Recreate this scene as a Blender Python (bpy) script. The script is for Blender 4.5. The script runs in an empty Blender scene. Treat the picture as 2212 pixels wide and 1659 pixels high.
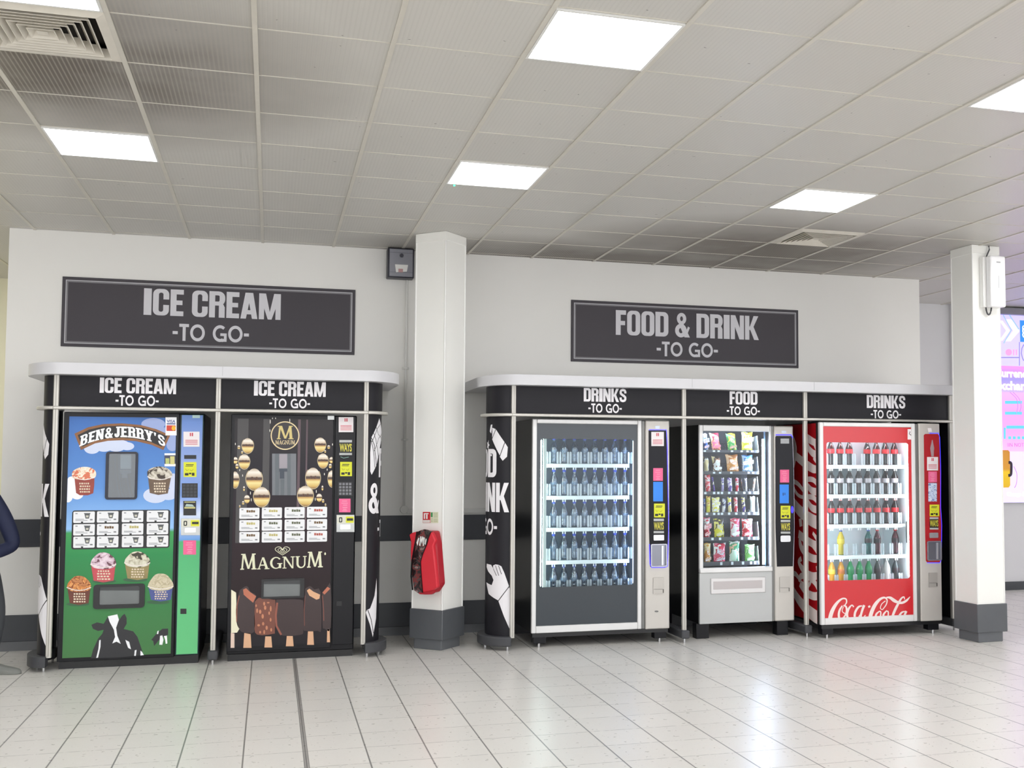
import bpy, bmesh, math, random
from mathutils import Vector, Matrix
from mathutils.geometry import tessellate_polygon
random.seed(7)
SC = bpy.context.scene
COL = SC.collection
IW, IH = 2212, 1659
# ------------------------------------------------------------------ camera
CAM_POS = Vector((0.0, -9.7488, 1.5395))
YAW, PITCH, ROLL, FPX = 0.2818, 0.0550, 0.0036, 2338.32
PCX, PCY = 1106 + 157.42, 829.5 + 36.62
_f = Vector((math.sin(YAW)*math.cos(PITCH), math.cos(YAW)*math.cos(PITCH), math.sin(PITCH)))
_r = Vector((math.cos(YAW), -math.sin(YAW), 0)); _u = _r.cross(_f)
CR = _r*math.cos(ROLL) + _u*math.sin(ROLL); CU = -_r*math.sin(ROLL) + _u*math.cos(ROLL); CF = _f
cam = bpy.data.objects.new('camera', bpy.data.cameras.new('camera'))
COL.objects.link(cam); SC.camera = cam
cam.matrix_world = Matrix(((CR.x, CU.x, -CF.x, CAM_POS.x), (CR.y, CU.y, -CF.y, CAM_POS.y), (CR.z, CU.z, -CF.z, CAM_POS.z), (0, 0, 0, 1)))
cam.data.sensor_fit = 'HORIZONTAL'; cam.data.sensor_width = 36.0
cam.data.lens = FPX*36.0/IW
cam.data.shift_x = -(PCX-IW/2)/IW; cam.data.shift_y = (PCY-IH/2)/IW
cam.data.clip_end = 200
# ------------------------------------------------------------------ light of the hall
SC.view_settings.view_transform = 'Standard'; SC.view_settings.look = 'None'
SC.view_settings.gamma = 1.0; SC.view_settings.use_curve_mapping = False
SC.view_settings.exposure = 0.6
CEILING_LAMP = 10.0          # emission of the ceiling panels
CASE_LAMP = 16.0              # light strips inside the vending machines
wd = bpy.data.worlds.new('world'); SC.world = wd; wd.use_nodes = True
bg = wd.node_tree.nodes['Background']; bg.inputs[0].default_value = (0.96, 0.97, 1.0, 1); bg.inputs[1].default_value = 2.1
SC.cycles.max_bounces = 10; SC.cycles.transparent_max_bounces = 24
SC.cycles.diffuse_bounces = 6; SC.cycles.glossy_bounces = 4; SC.cycles.caustics_reflective = False; SC.cycles.caustics_refractive = False
SC.cycles.sample_clamp_indirect = 6.0

# ------------------------------------------------------------------ materials
def lin(c):
    return tuple((x/255/12.92 if x/255 <= 0.04045 else ((x/255+0.055)/1.055)**2.4) for x in c)
def rgba(c): return lin(c) + (1,)
MATS = {}
class NT:
    def __init__(s, name):
        s.m = bpy.data.materials.new(name); s.m.use_nodes = True; s.t = s.m.node_tree
        s.b = s.t.nodes['Principled BSDF']; s.out = s.t.nodes['Material Output']; MATS[name] = s.m
    def n(s, typ, **kw):
        nd = s.t.nodes.new(typ)
        for k, v in kw.items():
            if k.startswith('i_'):
                key = k[2:]; key = int(key) if key.isdigit() else key.replace('_', ' ')
                nd.inputs[key].default_value = v
            else: setattr(nd, k, v)
        return nd
    def l(s, a, b): s.t.links.new(a, b)
    def math(s, op, a, b=None, clamp=False):
        nd = s.t.nodes.new('ShaderNodeMath'); nd.operation = op; nd.use_clamp = clamp
        for i, v in enumerate((a, b)):
            if v is None: continue
            if isinstance(v, (int, float)): nd.inputs[i].default_value = v
            else: s.l(v, nd.inputs[i])
        return nd.outputs[0]
    def mix(s, fac, a, b):
        nd = s.t.nodes.new('ShaderNodeMix'); nd.data_type = 'RGBA'
        for i, v in ((0, fac), (6, a), (7, b)):
            if isinstance(v, (int, float, tuple)): nd.inputs[i].default_value = v
            else: s.l(v, nd.inputs[i])
        return nd.outputs[2]
def M(name, c, rough=0.5, metal=0.0, var=0.06, scale=14.0, spec=0.5, coat=0.0, bump=0.0):
    """principled surface whose tone varies a little with a procedural noise"""
    if name in MATS: return MATS[name]
    k = NT(name); b = k.b
    tc = k.n('ShaderNodeTexCoord'); nz = k.n('ShaderNodeTexNoise', i_Scale=scale, i_Detail=3.0)
    k.l(tc.outputs['Object'], nz.inputs['Vector'])
    base = lin(c)
    lo = tuple(x*(1-var) for x in base)+(1,); hi = tuple(min(1, x*(1+var)) for x in base)+(1,)
    k.l(k.mix(nz.outputs[0], lo, hi), b.inputs['Base Color'])
    b.inputs['Roughness'].default_value = rough; b.inputs['Metallic'].default_value = metal
    b.inputs['Specular IOR Level'].default_value = spec; b.inputs['Coat Weight'].default_value = coat
    if bump:
        bp = k.n('ShaderNodeBump', i_Strength=bump, i_Distance=0.002); k.l(nz.outputs[0], bp.inputs['Height']); k.l(bp.outputs[0], b.inputs['Normal'])
    return k.m
def EM(name, c, strength):
    if name in MATS: return MATS[name]
    k = NT(name); k.b.inputs['Base Color'].default_value = rgba(c)
    k.b.inputs['Emission Color'].default_value = rgba(c); k.b.inputs['Emission Strength'].default_value = strength
    return k.m
def RAMP(name, stops, rough=0.3, axis=2, emit=0.0, spec=0.5):
    """printed picture whose ink runs from one colour to the next over the height (or width) of the print"""
    if name in MATS: return MATS[name]
    k = NT(name); tc = k.n('ShaderNodeTexCoord'); sp = k.n('ShaderNodeSeparateXYZ'); rp = k.n('ShaderNodeValToRGB')
    k.l(tc.outputs['Generated'], sp.inputs[0]); k.l(sp.outputs[axis], rp.inputs[0])
    e = rp.color_ramp.elements
    while len(e) < len(stops): e.new(0.5)
    for i, (p, c) in enumerate(stops): e[i].position = p; e[i].color = rgba(c)
    k.l(rp.outputs[0], k.b.inputs['Base Color']); k.b.inputs['Roughness'].default_value = rough; k.b.inputs['Specular IOR Level'].default_value = spec
    if emit: k.l(rp.outputs[0], k.b.inputs['Emission Color']); k.b.inputs['Emission Strength'].default_value = emit
    return k.m
def SPOTS(name, cols, scale=40.0, rough=0.5, emit=0.0):
    """mottled print: a few inks scattered in cells"""
    if name in MATS: return MATS[name]
    k = NT(name); tc = k.n('ShaderNodeTexCoord'); vo = k.n('ShaderNodeTexNoise', i_Scale=scale, i_Detail=2.0, i_Distortion=0.6); rp = k.n('ShaderNodeValToRGB')
    k.l(tc.outputs['Object'], vo.inputs['Vector']); k.l(vo.outputs[0], rp.inputs[0]); rp.color_ramp.interpolation = 'CONSTANT'
    e = rp.color_ramp.elements
    while len(e) < len(cols): e.new(0.5)
    for i, c in enumerate(cols): e[i].position = 0.0 if i == 0 else 0.36+0.28*i/len(cols); e[i].color = rgba(c)
    k.l(rp.outputs[0], k.b.inputs['Base Color']); k.b.inputs['Roughness'].default_value = rough
    return k.m
def GLASS(name, tint=(255, 255, 255), refl=0.07, rough=0.02, haze=0.0, hazec=(230, 240, 245), fres=0.6):
    """thin pane: see-through with a mirror-like surface that grows towards grazing view"""
    if name in MATS: return MATS[name]
    k = NT(name); tr = k.n('ShaderNodeBsdfTransparent'); tr.inputs[0].default_value = rgba(tint)
    gl = k.n('ShaderNodeBsdfGlossy'); gl.inputs['Roughness'].default_value = rough
    lw = k.n('ShaderNodeLayerWeight', i_Blend=0.25)
    fac = k.math('ADD', k.math('MULTIPLY', lw.outputs['Fresnel'], fres), refl, clamp=True)
    mx = k.n('ShaderNodeMixShader'); k.l(fac, mx.inputs[0]); k.l(tr.outputs[0], mx.inputs[1]); k.l(gl.outputs[0], mx.inputs[2])
    last = mx
    if haze:
        df = k.n('ShaderNodeBsdfDiffuse'); df.inputs[0].default_value = rgba(hazec)
        m2 = k.n('ShaderNodeMixShader'); m2.inputs[0].default_value = haze
        k.l(mx.outputs[0], m2.inputs[1]); k.l(df.outputs[0], m2.inputs[2]); last = m2
    k.l(last.outputs[0], k.out.inputs[0])
    return k.m

# ------------------------------------------------------------------ geometry helpers
class Frame:
    """a plane in the room: origin, across (u), up (v), outward (n)"""
    def __init__(s, o, u, v, n): s.o, s.u, s.v, s.n = Vector(o), Vector(u).normalized(), Vector(v).normalized(), Vector(n).normalized()
    def p(s, a, b, d=0.0): return s.o + s.u*a + s.v*b + s.n*d
    def px(s, x, y, d=0.0):
        """where the sight line through a photo pixel meets the plane (moved outward by d)"""
        ray = CF + CR*((x-PCX)/FPX) - CU*((y-PCY)/FPX); o = s.o + s.n*d
        h = CAM_POS + ray*((o-CAM_POS).dot(s.n)/ray.dot(s.n)) - s.o
        return (h.dot(s.u), h.dot(s.v))
    def tr(s, ox, oy, k, d=0.0):
        def f(*pts): return [s.px(ox+x/k, oy+y/k, d) for x, y in pts]
        return f
def front(y): return Frame((0, y, 0), (1, 0, 0), (0, 0, 1), (0, -1, 0))
WORLD = Frame((0, 0, 0), (1, 0, 0), (0, 1, 0), (0, 0, 1))
class MB:
    def __init__(s): s.v, s.f = [], []
    def add(s, vs, fs):
        o = len(s.v); s.v += [Vector(q) for q in vs]; s.f += [tuple(i+o for i in t) for t in fs]; return s
    def box(s, x0, x1, y0, y1, z0, z1):
        return s.add([(x, y, z) for x in (x0, x1) for y in (y0, y1) for z in (z0, z1)],
                     [(0, 1, 3, 2), (4, 6, 7, 5), (0, 4, 5, 1), (2, 3, 7, 6), (0, 2, 6, 4), (1, 5, 7, 3)])
    def fbox(s, F, u0, u1, v0, v1, d0, d1):
        return s.add([F.p(a, b, d) for a in (u0, u1) for b in (v0, v1) for d in (d0, d1)],
                     [(0, 1, 3, 2), (4, 6, 7, 5), (0, 4, 5, 1), (2, 3, 7, 6), (0, 2, 6, 4), (1, 5, 7, 3)])
    def poly(s, F, loops, d0, d1, back=True):
        if isinstance(loops[0][0], (int, float)): loops = [loops]
        flat = [q for lp in loops for q in lp]; n = len(flat)
        tris = tessellate_polygon([[Vector((a, b, 0)) for a, b in lp] for lp in loops])
        vs = [F.p(a, b, d1) for a, b in flat] + [F.p(a, b, d0) for a, b in flat]
        fs = [tuple(t) for t in tris]
        if back: fs += [tuple(i+n for i in reversed(t)) for t in tris]
        o = 0
        for lp in loops:
            m = len(lp)
            fs += [(o+i, o+(i+1) % m, n+o+(i+1) % m, n+o+i) for i in range(m)]
            o += m
        return s.add(vs, fs)
    def polys(s, F, ps, d0, d1):
        for i, q in enumerate(ps): s.poly(F, q, d0, d1+1.3e-5*(i % 67))   # a hair of stagger keeps overlapping strokes clean
        return s
    def tube(s, pts, r, seg=8, caps=True):
        pts = [Vector(q) for q in pts]; n = len(pts); rs = r if isinstance(r, (list, tuple)) else [r]*n
        o = len(s.v); up = Vector((0, 0, 1))
        for i, q in enumerate(pts):
            t = (pts[min(i+1, n-1)]-pts[max(i-1, 0)]).normalized()
            a = t.cross(up if abs(t.z) < 0.95 else Vector((0, 1, 0))).normalized(); b = t.cross(a)
            s.v += [q + (a*math.cos(2*math.pi*k/seg) + b*math.sin(2*math.pi*k/seg))*rs[i] for k in range(seg)]
        for i in range(n-1):
            s.f += [(o+i*seg+k, o+i*seg+(k+1) % seg, o+(i+1)*seg+(k+1) % seg, o+(i+1)*seg+k) for k in range(seg)]
        if caps: s.f += [tuple(o+k for k in reversed(range(seg))), tuple(o+(n-1)*seg+k for k in range(seg))]
        return s
    def lathe(s, prof, cx=0, cy=0, seg=16):
        o = len(s.v); n = len(prof)
        for r, z in prof: s.v += [Vector((cx+r*math.cos(2*math.pi*k/seg), cy+r*math.sin(2*math.pi*k/seg), z)) for k in range(seg)]
        for i in range(n-1):
            s.f += [(o+i*seg+k, o+i*seg+(k+1) % seg, o+(i+1)*seg+(k+1) % seg, o+(i+1)*seg+k) for k in range(seg)]
        s.f += [tuple(o+k for k in reversed(range(seg))), tuple(o+(n-1)*seg+k for k in range(seg))]
        return s
OFF = {}
def setp(o, label=None, cat=None, group=None, kind=None):
    for k, v in (('label', label), ('category', cat), ('group', group), ('kind', kind)):
        if v: o[k] = v
    return o
def thing(name, label, cat, loc=(0, 0, 0), group=None):
    o = bpy.data.objects.new(name, None); COL.objects.link(o); o.empty_display_size = 0.1
    o.location = loc; OFF[o.name] = Vector(loc)
    return setp(o, label, cat, group)
def obj(name, mb, mat, parent=None, origin=(0, 0, 0), bevel=0.0, smooth=False, label=None, seg=2):
    off = OFF[parent.name] if parent is not None else Vector(origin)
    me = bpy.data.meshes.new(name)
    me.from_pydata([v-off for v in mb.v], [], mb.f)
    bm = bmesh.new(); bm.from_mesh(me); bmesh.ops.recalc_face_normals(bm, faces=bm.faces[:]); bm.to_mesh(me); bm.free()
    if smooth:
        for q in me.polygons: q.use_smooth = True
    me.materials.append(mat)
    o = bpy.data.objects.new(name, me); COL.objects.link(o)
    if parent is not None: o.parent = parent
    else: o.location = off
    OFF[o.name] = off
    if bevel:
        b = o.modifiers.new('bevel', 'BEVEL'); b.width = bevel; b.segments = seg; b.limit_method = 'ANGLE'; b.angle_limit = math.radians(40)
        for q in me.polygons: q.use_smooth = True
        try: me.set_sharp_from_angle(angle=math.radians(35))
        except Exception: pass
    elif smooth:
        try: me.set_sharp_from_angle(angle=math.radians(40))
        except Exception: pass
    if label: o['label'] = label
    return o
def struct(name, mb, mat, **kw):
    o = obj(name, mb, mat, **kw); o['kind'] = 'structure'; return o
def dup(root, loc, label=None, group=None, mats=None):
    r = root.copy(); COL.objects.link(r); r.location = loc; OFF[r.name] = Vector(loc)
    if label: r['label'] = label
    if group: r['group'] = group
    for ch in list(root.children):
        c = ch.copy(); COL.objects.link(c); c.parent = r
        for g in list(ch.children):
            d = g.copy(); COL.objects.link(d); d.parent = c
    return r
def arc(cx, cy, rx, ry, a0, a1, n=8):
    return [(cx+rx*math.cos(math.radians(a0+(a1-a0)*i/n)), cy+ry*math.sin(math.radians(a0+(a1-a0)*i/n))) for i in range(n+1)]
def rrect(x0, y0, x1, y1, r, n=4):
    return (arc(x1-r, y1-r, r, r, 0, 90, n)+arc(x0+r, y1-r, r, r, 90, 180, n)+arc(x0+r, y0+r, r, r, 180, 270, n)+arc(x1-r, y0+r, r, r, 270, 360, n))
def ell(cx, cy, rx, ry, n=24): return [(cx+rx*math.cos(2*math.pi*i/n), cy+ry*math.sin(2*math.pi*i/n)) for i in range(n)]
def ring(o, i, closed=False):
    n = len(o); k = n if closed else n-1
    return [[o[j], o[(j+1) % n], i[(j+1) % n], i[j]] for j in range(k)]
def rect(x0, y0, x1, y1): return [(x0, y0), (x1, y0), (x1, y1), (x0, y1)]
def stroke(pts, w):
    n = len(pts); ws = w if isinstance(w, (list, tuple)) else [w]*n; L, R, out = [], [], []
    for i, (x, y) in enumerate(pts):
        a, b = pts[max(i-1, 0)], pts[min(i+1, n-1)]; dx, dy = b[0]-a[0], b[1]-a[1]; q = math.hypot(dx, dy) or 1
        L.append((x-dy/q*ws[i]/2, y+dx/q*ws[i]/2)); R.append((x+dy/q*ws[i]/2, y-dx/q*ws[i]/2))
    for i in range(n-1):
        d = (pts[i+1][0]-pts[i][0], pts[i+1][1]-pts[i][1])
        if min((L[i+1][0]-L[i][0])*d[0]+(L[i+1][1]-L[i][1])*d[1], (R[i+1][0]-R[i][0])*d[0]+(R[i+1][1]-R[i][1])*d[1]) <= 0:
            out += [[L[i], R[i], L[i+1]], [R[i], R[i+1], L[i+1]]]      # tight inner bend: two plain triangles
        else: out.append([L[i], L[i+1], R[i+1], R[i]])
    return out
def smooth_path(pts, k=4):
    """Catmull-Rom through the points; each point may carry a width as its third value"""
    out = []; n = len(pts); m = len(pts[0])
    for i in range(n-1):
        p0, p1, p2, p3 = pts[max(i-1, 0)], pts[i], pts[i+1], pts[min(i+2, n-1)]
        for j in range(k):
            t = j/k
            out.append(tuple(0.5*((2*p1[c])+(-p0[c]+p2[c])*t+(2*p0[c]-5*p1[c]+4*p2[c]-p3[c])*t*t+(-p0[c]+3*p1[c]-3*p2[c]+p3[c])*t**3) for c in range(m)))
    return out+[tuple(pts[-1])]
# ------------------------------------------------------------------ letter shapes (cap height 1)
def _gap(x0, y0, x1, y1, r, hi, lo):
    return [(x1, hi)]+arc(x1-r, y1-r, r, r, 0, 90, 5)+arc(x0+r, y1-r, r, r, 90, 180, 5)+arc(x0+r, y0+r, r, r, 180, 270, 5)+arc(x1-r, y0+r, r, r, 270, 360, 5)+[(x1, lo)]
_bowl = lambda x, yt, yb, w, t, s: ring([(x, yt)]+arc(x+w-(yt-yb)*.42, yt-(yt-yb)*.42, (yt-yb)*.42, (yt-yb)*.42, 90, 0, 5)+arc(x+w-(yt-yb)*.42, yb+(yt-yb)*.42, (yt-yb)*.42, (yt-yb)*.42, 0, -90, 5)+[(x, yb)],
    [(x, yt-t)]+arc(x+w-s-.05, yt-t-.05, .05, .05, 90, 0, 5)+arc(x+w-s-.05, yb+t+.05, .05, .05, 0, -90, 5)+[(x, yb+t)])
HEAVY = {
 'I': (.27, [rect(0, 0, .27, 1)]),
 'C': (.56, ring(_gap(0, 0, .56, 1, .2, .61, .40), _gap(.2, .14, .36, .86, .07, .61, .40))),
 'E': (.46, [rect(0, 0, .21, 1), rect(0, 0, .46, .18), rect(0, .82, .46, 1), rect(0, .42, .42, .59)]),
 'F': (.44, [rect(0, 0, .21, 1), rect(0, .82, .44, 1), rect(0, .40, .40, .57)]),
 'R': (.57, [rect(0, 0, .21, 1), [(.35, 0), (.56, 0), (.56, .40), (.50, .52), (.35, .52)]]+_bowl(.15, 1, .46, .42, .15, .2)),
 'B': (.57, [rect(0, 0, .21, 1)]+_bowl(.15, 1, .48, .40, .14, .19)+_bowl(.15, .56, 0, .42, .14, .2)),
 'A': (.62, [[(0, 0), (.2, 0), (.38, 1), (.17, 1)], [(.42, 0), (.62, 0), (.45, 1), (.24, 1)], rect(.15, .17, .47, .33)]),
 'M': (.80, [rect(0, 0, .19, 1), rect(.61, 0, .80, 1), [(0, 1), (.25, 1), (.46, 0), (.33, 0)], [(.80, 1), (.55, 1), (.34, 0), (.47, 0)]]),
 'O': (.57, ring(rrect(0, 0, .57, 1, .2, 5), rrect(.2, .14, .37, .86, .075, 5), True)),
 'D': (.57, [rect(0, 0, .21, 1)]+ring([(.1, 1)]+arc(.37, .8, .2, .2, 90, 0, 5)+arc(.37, .2, .2, .2, 0, -90, 5)+[(.1, 0)], [(.1, .84)]+arc(.31, .78, .06, .06, 90, 0, 5)+arc(.31, .22, .06, .06, 0, -90, 5)+[(.1, .16)])),
 'N': (.61, [rect(0, 0, .19, 1), rect(.42, 0, .61, 1), [(0, 1), (.21, 1), (.61, 0), (.40, 0)]]),
 'K': (.63, [rect(0, 0, .2, 1), [(.17, .42), (.40, 1), (.62, 1), (.32, .40)], [(.19, .54), (.36, .62), (.64, 0), (.42, 0)]]),
 'S': (.56, stroke([(.47, .66), (.47, .78), (.42, .88), (.28, .915), (.14, .88), (.09, .77), (.10, .65), (.2, .56), (.37, .46), (.47, .36), (.47, .22), (.42, .12), (.28, .085), (.14, .12), (.09, .22), (.09, .35)], .18)),
 '&': (.66, ring(ell(.29, .76, .21, .24), ell(.29, .76, .065, .1), True)+ring(ell(.26, .27, .26, .28), ell(.26, .27, .09, .11), True)+[[(.14, .62), (.34, .62), (.66, .0), (.42, .0)], [(.44, .12), (.58, .45), (.66, .40), (.50, .02)]]),
 'J': (.44, [rect(.21, .2, .42, 1)]+stroke([(.09, .36), (.09, .2), (.14, .1), (.22, .09), (.29, .13), (.315, .24)], .18)),
 'Y': (.62, [[(0, 1), (.22, 1), (.42, .4), (.2, .4)], [(.62, 1), (.42, 1), (.2, .4), (.42, .4)], rect(.2, 0, .42, .45)]),
 "'": (.2, [[(0, 1), (.2, 1), (.13, .68), (.04, .68)]]), ' ': (.2, []), '-': (.3, [rect(0, .38, .3, .55)]),
}
ROUND = {
 'T': (.64, [rect(0, .82, .64, 1), rect(.23, 0, .43, 1)]),
 'O': (.98, ring(ell(.49, .5, .49, .5, 32), ell(.49, .5, .31, .32, 32), True)),
 'G': (.96, ring(arc(.5, .5, .49, .5, 48, 300, 22), arc(.5, .5, .31, .32, 48, 300, 22))+[rect(.52, .36, .95, .52), rect(.77, .02, .95, .52)]+stroke([(.62, .085), (.74, .1), (.86, .16)], .17)),
 '-': (.34, [rect(0, .38, .34, .56)]), ' ': (.34, []),
}
def _serifed(g, feet, heads, t=.13, e=.08):
    w, ps = g
    return (w, ps+[rect(a-e, 0, b+e, t) for a, b in feet]+[rect(a-e, 1-t, b+e, 1) for a, b in heads])
SLAB = {
 'B': _serifed(HEAVY['B'], [(0, .21)], [(0, .21)]), 'E': _serifed(HEAVY['E'], [(0, .4)], [(0, .4)]), 'N': _serifed(HEAVY['N'], [(0, .19)], [(0, .19), (.42, .61)]),
 '&': HEAVY['&'], 'J': _serifed(HEAVY['J'], [], [(.21, .42)]), 'R': _serifed(HEAVY['R'], [(0, .21), (.38, .56)], [(0, .21)]),
 'Y': _serifed(HEAVY['Y'], [(.2, .42)], [(.03, .2), (.44, .6)]), "'": HEAVY["'"], 'S': HEAVY['S'], ' ': (.1, [])}
_sf = lambda *xs: [rect(a, y, b, y+.07) for a, b, y in xs]
FINE = {
 'M': (1.05, [[(.06, 0), (.17, 0), (.27, 1), (.16, 1)], [(.16, 1), (.34, 1), (.60, .05), (.48, .05)], [(.80, 1), (.93, 1), (.60, .05), (.50, .05)], [(.77, 1), (.93, 1), (1.0, 0), (.82, 0)]]+_sf((0, .25, 0), (.74, 1.07, 0), (.06, .3, .93), (.78, 1.02, .93))),
 'A': (.92, [[(.08, 0), (.17, 0), (.47, 1), (.40, 1)], [(.66, 0), (.86, 0), (.54, 1), (.38, 1)], rect(.22, .30, .66, .39)]+_sf((0, .27, 0), (.57, .94, 0))),
 'G': (.90, ring(arc(.46, .5, .46, .5, 40, 330, 22), arc(.48, .5, .30, .42, 40, 330, 22))+[rect(.68, .05, .86, .44)]+_sf((.56, .95, .40))),
 'N': (.92, [rect(.10, 0, .19, 1), rect(.73, 0, .82, 1), [(.08, 1), (.26, 1), (.82, 0), (.70, 0)]]+_sf((0, .30, 0), (0, .25, .93), (.62, .93, .93))),
 'U': (.88, ring([(.08, 1)]+arc(.45, .36, .37, .37, 180, 360, 14)+[(.82, 1)], [(.26, 1)]+arc(.48, .38, .23, .29, 180, 360, 14)+[(.73, 1)])+_sf((0, .36, .93), (.62, .92, .93))),
}
def letters(s, font, track=.05):
    """polygons of a line of lettering and its width, cap height 1, starting at 0"""
    x, out = 0.0, []
    for ch in s:
        w, ps = font[ch]; out += [[(a+x, b) for a, b in q] for q in ps]; x += w+track
    return out, x-track
def place(ps, x, y, h, sx=1.0): return [[(x+a*h*sx, y+b*h) for a, b in q] for q in ps]
def line_of(s, font, cx, y, h, width=None, track=.05):
    ps, w = letters(s, font, track); sx = 1.0 if width is None else width/(w*h)
    return place(ps, cx-w*h*sx/2, y, h, sx)
def words_of(name, F, s, font, cx, y, h, width, track, d0, d1, mat, parent):
    """a line of lettering, one mesh per word"""
    tot = letters(s, font, track)[1]; sx = width/(tot*h); x = cx-width/2
    for w in s.split(' '):
        ps, ww = letters(w, font, track)
        obj(name, MB().polys(F, place(ps, x, y, h, sx), d0, d1), mat, parent)
        x += (ww+track+font[' '][0]+track)*h*sx
def btext(name, s, F, u, v, h, mat, parent, bold=0.0, width=None, d0=0.0, d1=0.0008, centre=False):
    """plain lettering in Blender's own font, laid on a frame"""
    cu = bpy.data.curves.new('lettering', 'FONT'); cu.body = s; cu.size = 1.0; cu.offset = bold; cu.resolution_u = 3
    o = bpy.data.objects.new('lettering', cu); COL.objects.link(o)
    dg = bpy.context.evaluated_depsgraph_get(); dg.update()
    me = bpy.data.meshes.new_from_object(o.evaluated_get(dg))
    xs = [q.co.x for q in me.vertices] or [0, 1]; ys = [q.co.y for q in me.vertices] or [0, 1]
    x0, x1, y1 = min(xs), max(xs), 0.72
    k = h/y1; kx = k if width is None else width/(x1-x0)
    off = -(x1-x0)*kx/2 if centre else 0
    mb = MB(); mb.add([F.p(u+off+(q.co.x-x0)*kx, v+q.co.y*k, d1) for q in me.vertices], [tuple(q.vertices) for q in me.polygons])
    bpy.data.objects.remove(o); bpy.data.curves.remove(cu); bpy.data.meshes.remove(me)
    return obj(name, mb, mat, parent)
def lathe_pts(*a): return list(a)
# ================================================================== the hall
H = 3.4263                      # ceiling height
TX, TY, TP = -1.9016, -5.4834, 0.5997   # ceiling grid
FX, FY, FP = -1.3606, -1.88, 0.3128     # floor grid
try: SC.cycles.use_denoising = True
except Exception: pass

def floor_material():
    k = NT('floor_tiles'); b = k.b
    tc = k.n('ShaderNodeTexCoord'); sp = k.n('ShaderNodeSeparateXYZ'); k.l(tc.outputs['Object'], sp.inputs[0])
    def cell(out, o):
        s = k.math('DIVIDE', k.math('SUBTRACT', out, o), FP); fr = k.math('FRACT', s)
        return s, k.math('MULTIPLY', k.math('SUBTRACT', 0.5, k.math('ABSOLUTE', k.math('SUBTRACT', fr, 0.5))), FP)
    sx, dx = cell(sp.outputs[0], FX); sy, dy = cell(sp.outputs[1], FY)
    wob = k.n('ShaderNodeTexNoise', i_Scale=26.0, i_Detail=4.0); k.l(tc.outputs['Object'], wob.inputs['Vector'])
    big = k.n('ShaderNodeTexNoise', i_Scale=1.3, i_Detail=2.0); k.l(tc.outputs['Object'], big.inputs['Vector'])
    line = lambda d, w: k.math('SUBTRACT', 1.0, k.math('DIVIDE', d, w, clamp=True), clamp=True)
    gx = line(dx, 0.0052); gy = k.math('MULTIPLY', line(dy, 0.0036), k.math('MULTIPLY', k.math('SUBTRACT', wob.outputs[0], 0.36, clamp=True), 5.0, clamp=True))
    gx = k.math('MULTIPLY', k.math('MULTIPLY', gx, 2.2, clamp=True), 0.85); gy = k.math('MULTIPLY', k.math('MULTIPLY', gy, 2.0, clamp=True), 0.78)
    # speckle: short dark strokes pressed into the vinyl
    mp = k.n('ShaderNodeMapping'); mp.inputs['Scale'].default_value = (420, 120, 1); k.l(tc.outputs['Object'], mp.inputs[0])
    f1 = k.n('ShaderNodeTexNoise', i_Scale=1.0, i_Detail=1.0); k.l(mp.outputs[0], f1.inputs['Vector'])
    mp2 = k.n('ShaderNodeMapping'); mp2.inputs['Scale'].default_value = (60, 420, 1); k.l(tc.outputs['Object'], mp2.inputs[0])
    f2 = k.n('ShaderNodeTexNoise', i_Scale=1.0, i_Detail=1.0); k.l(mp2.outputs[0], f2.inputs['Vector'])
    fl = k.math('MULTIPLY', k.math('MAXIMUM', k.math('SUBTRACT', f1.outputs[0], 0.67, clamp=True), k.math('SUBTRACT', f2.outputs[0], 0.67, clamp=True)), 7.0, clamp=True)
    fl = k.math('MULTIPLY', fl, k.math('MULTIPLY', k.math('SUBTRACT', wob.outputs[0], 0.42, clamp=True), 4.0, clamp=True))
    # each tile a slightly different tone
    cb = k.n('ShaderNodeCombineXYZ'); k.l(k.math('FLOOR', sx), cb.inputs[0]); k.l(k.math('FLOOR', sy), cb.inputs[1])
    wn = k.n('ShaderNodeTexWhiteNoise'); k.l(cb.outputs[0], wn.inputs['Vector'])
    tone = k.math('ADD', k.math('MULTIPLY', wn.outputs[0], 0.05), k.math('MULTIPLY', big.outputs[0], 0.10))
    base = k.mix(tone, rgba((230, 227, 222)), rgba((156, 153, 149)))
    base = k.mix(k.math('MULTIPLY', fl, 0.42), base, rgba((92, 90, 88)))
    jd = k.math('ABSOLUTE', k.math('SUBTRACT', sp.outputs[0], FX+5*FP))
    base = k.mix(k.math('MULTIPLY', k.math('LESS_THAN', jd, 0.012), 0.55), base, rgba((120, 118, 116)))
    base = k.mix(k.math('MULTIPLY', line(k.math('ABSOLUTE', k.math('SUBTRACT', jd, 0.0115)), 0.004), 0.9, clamp=True), base, rgba((70, 69, 69)))
    base = k.mix(gx, base, rgba((104, 103, 102))); base = k.mix(gy, base, rgba((120, 118, 116)))
    k.l(base, b.inputs['Base Color'])
    k.l(k.math('ADD', 0.22, k.math('MULTIPLY', wob.outputs[0], 0.16)), b.inputs['Roughness'])
    b.inputs['Specular IOR Level'].default_value = 0.45
    return k.m
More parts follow.
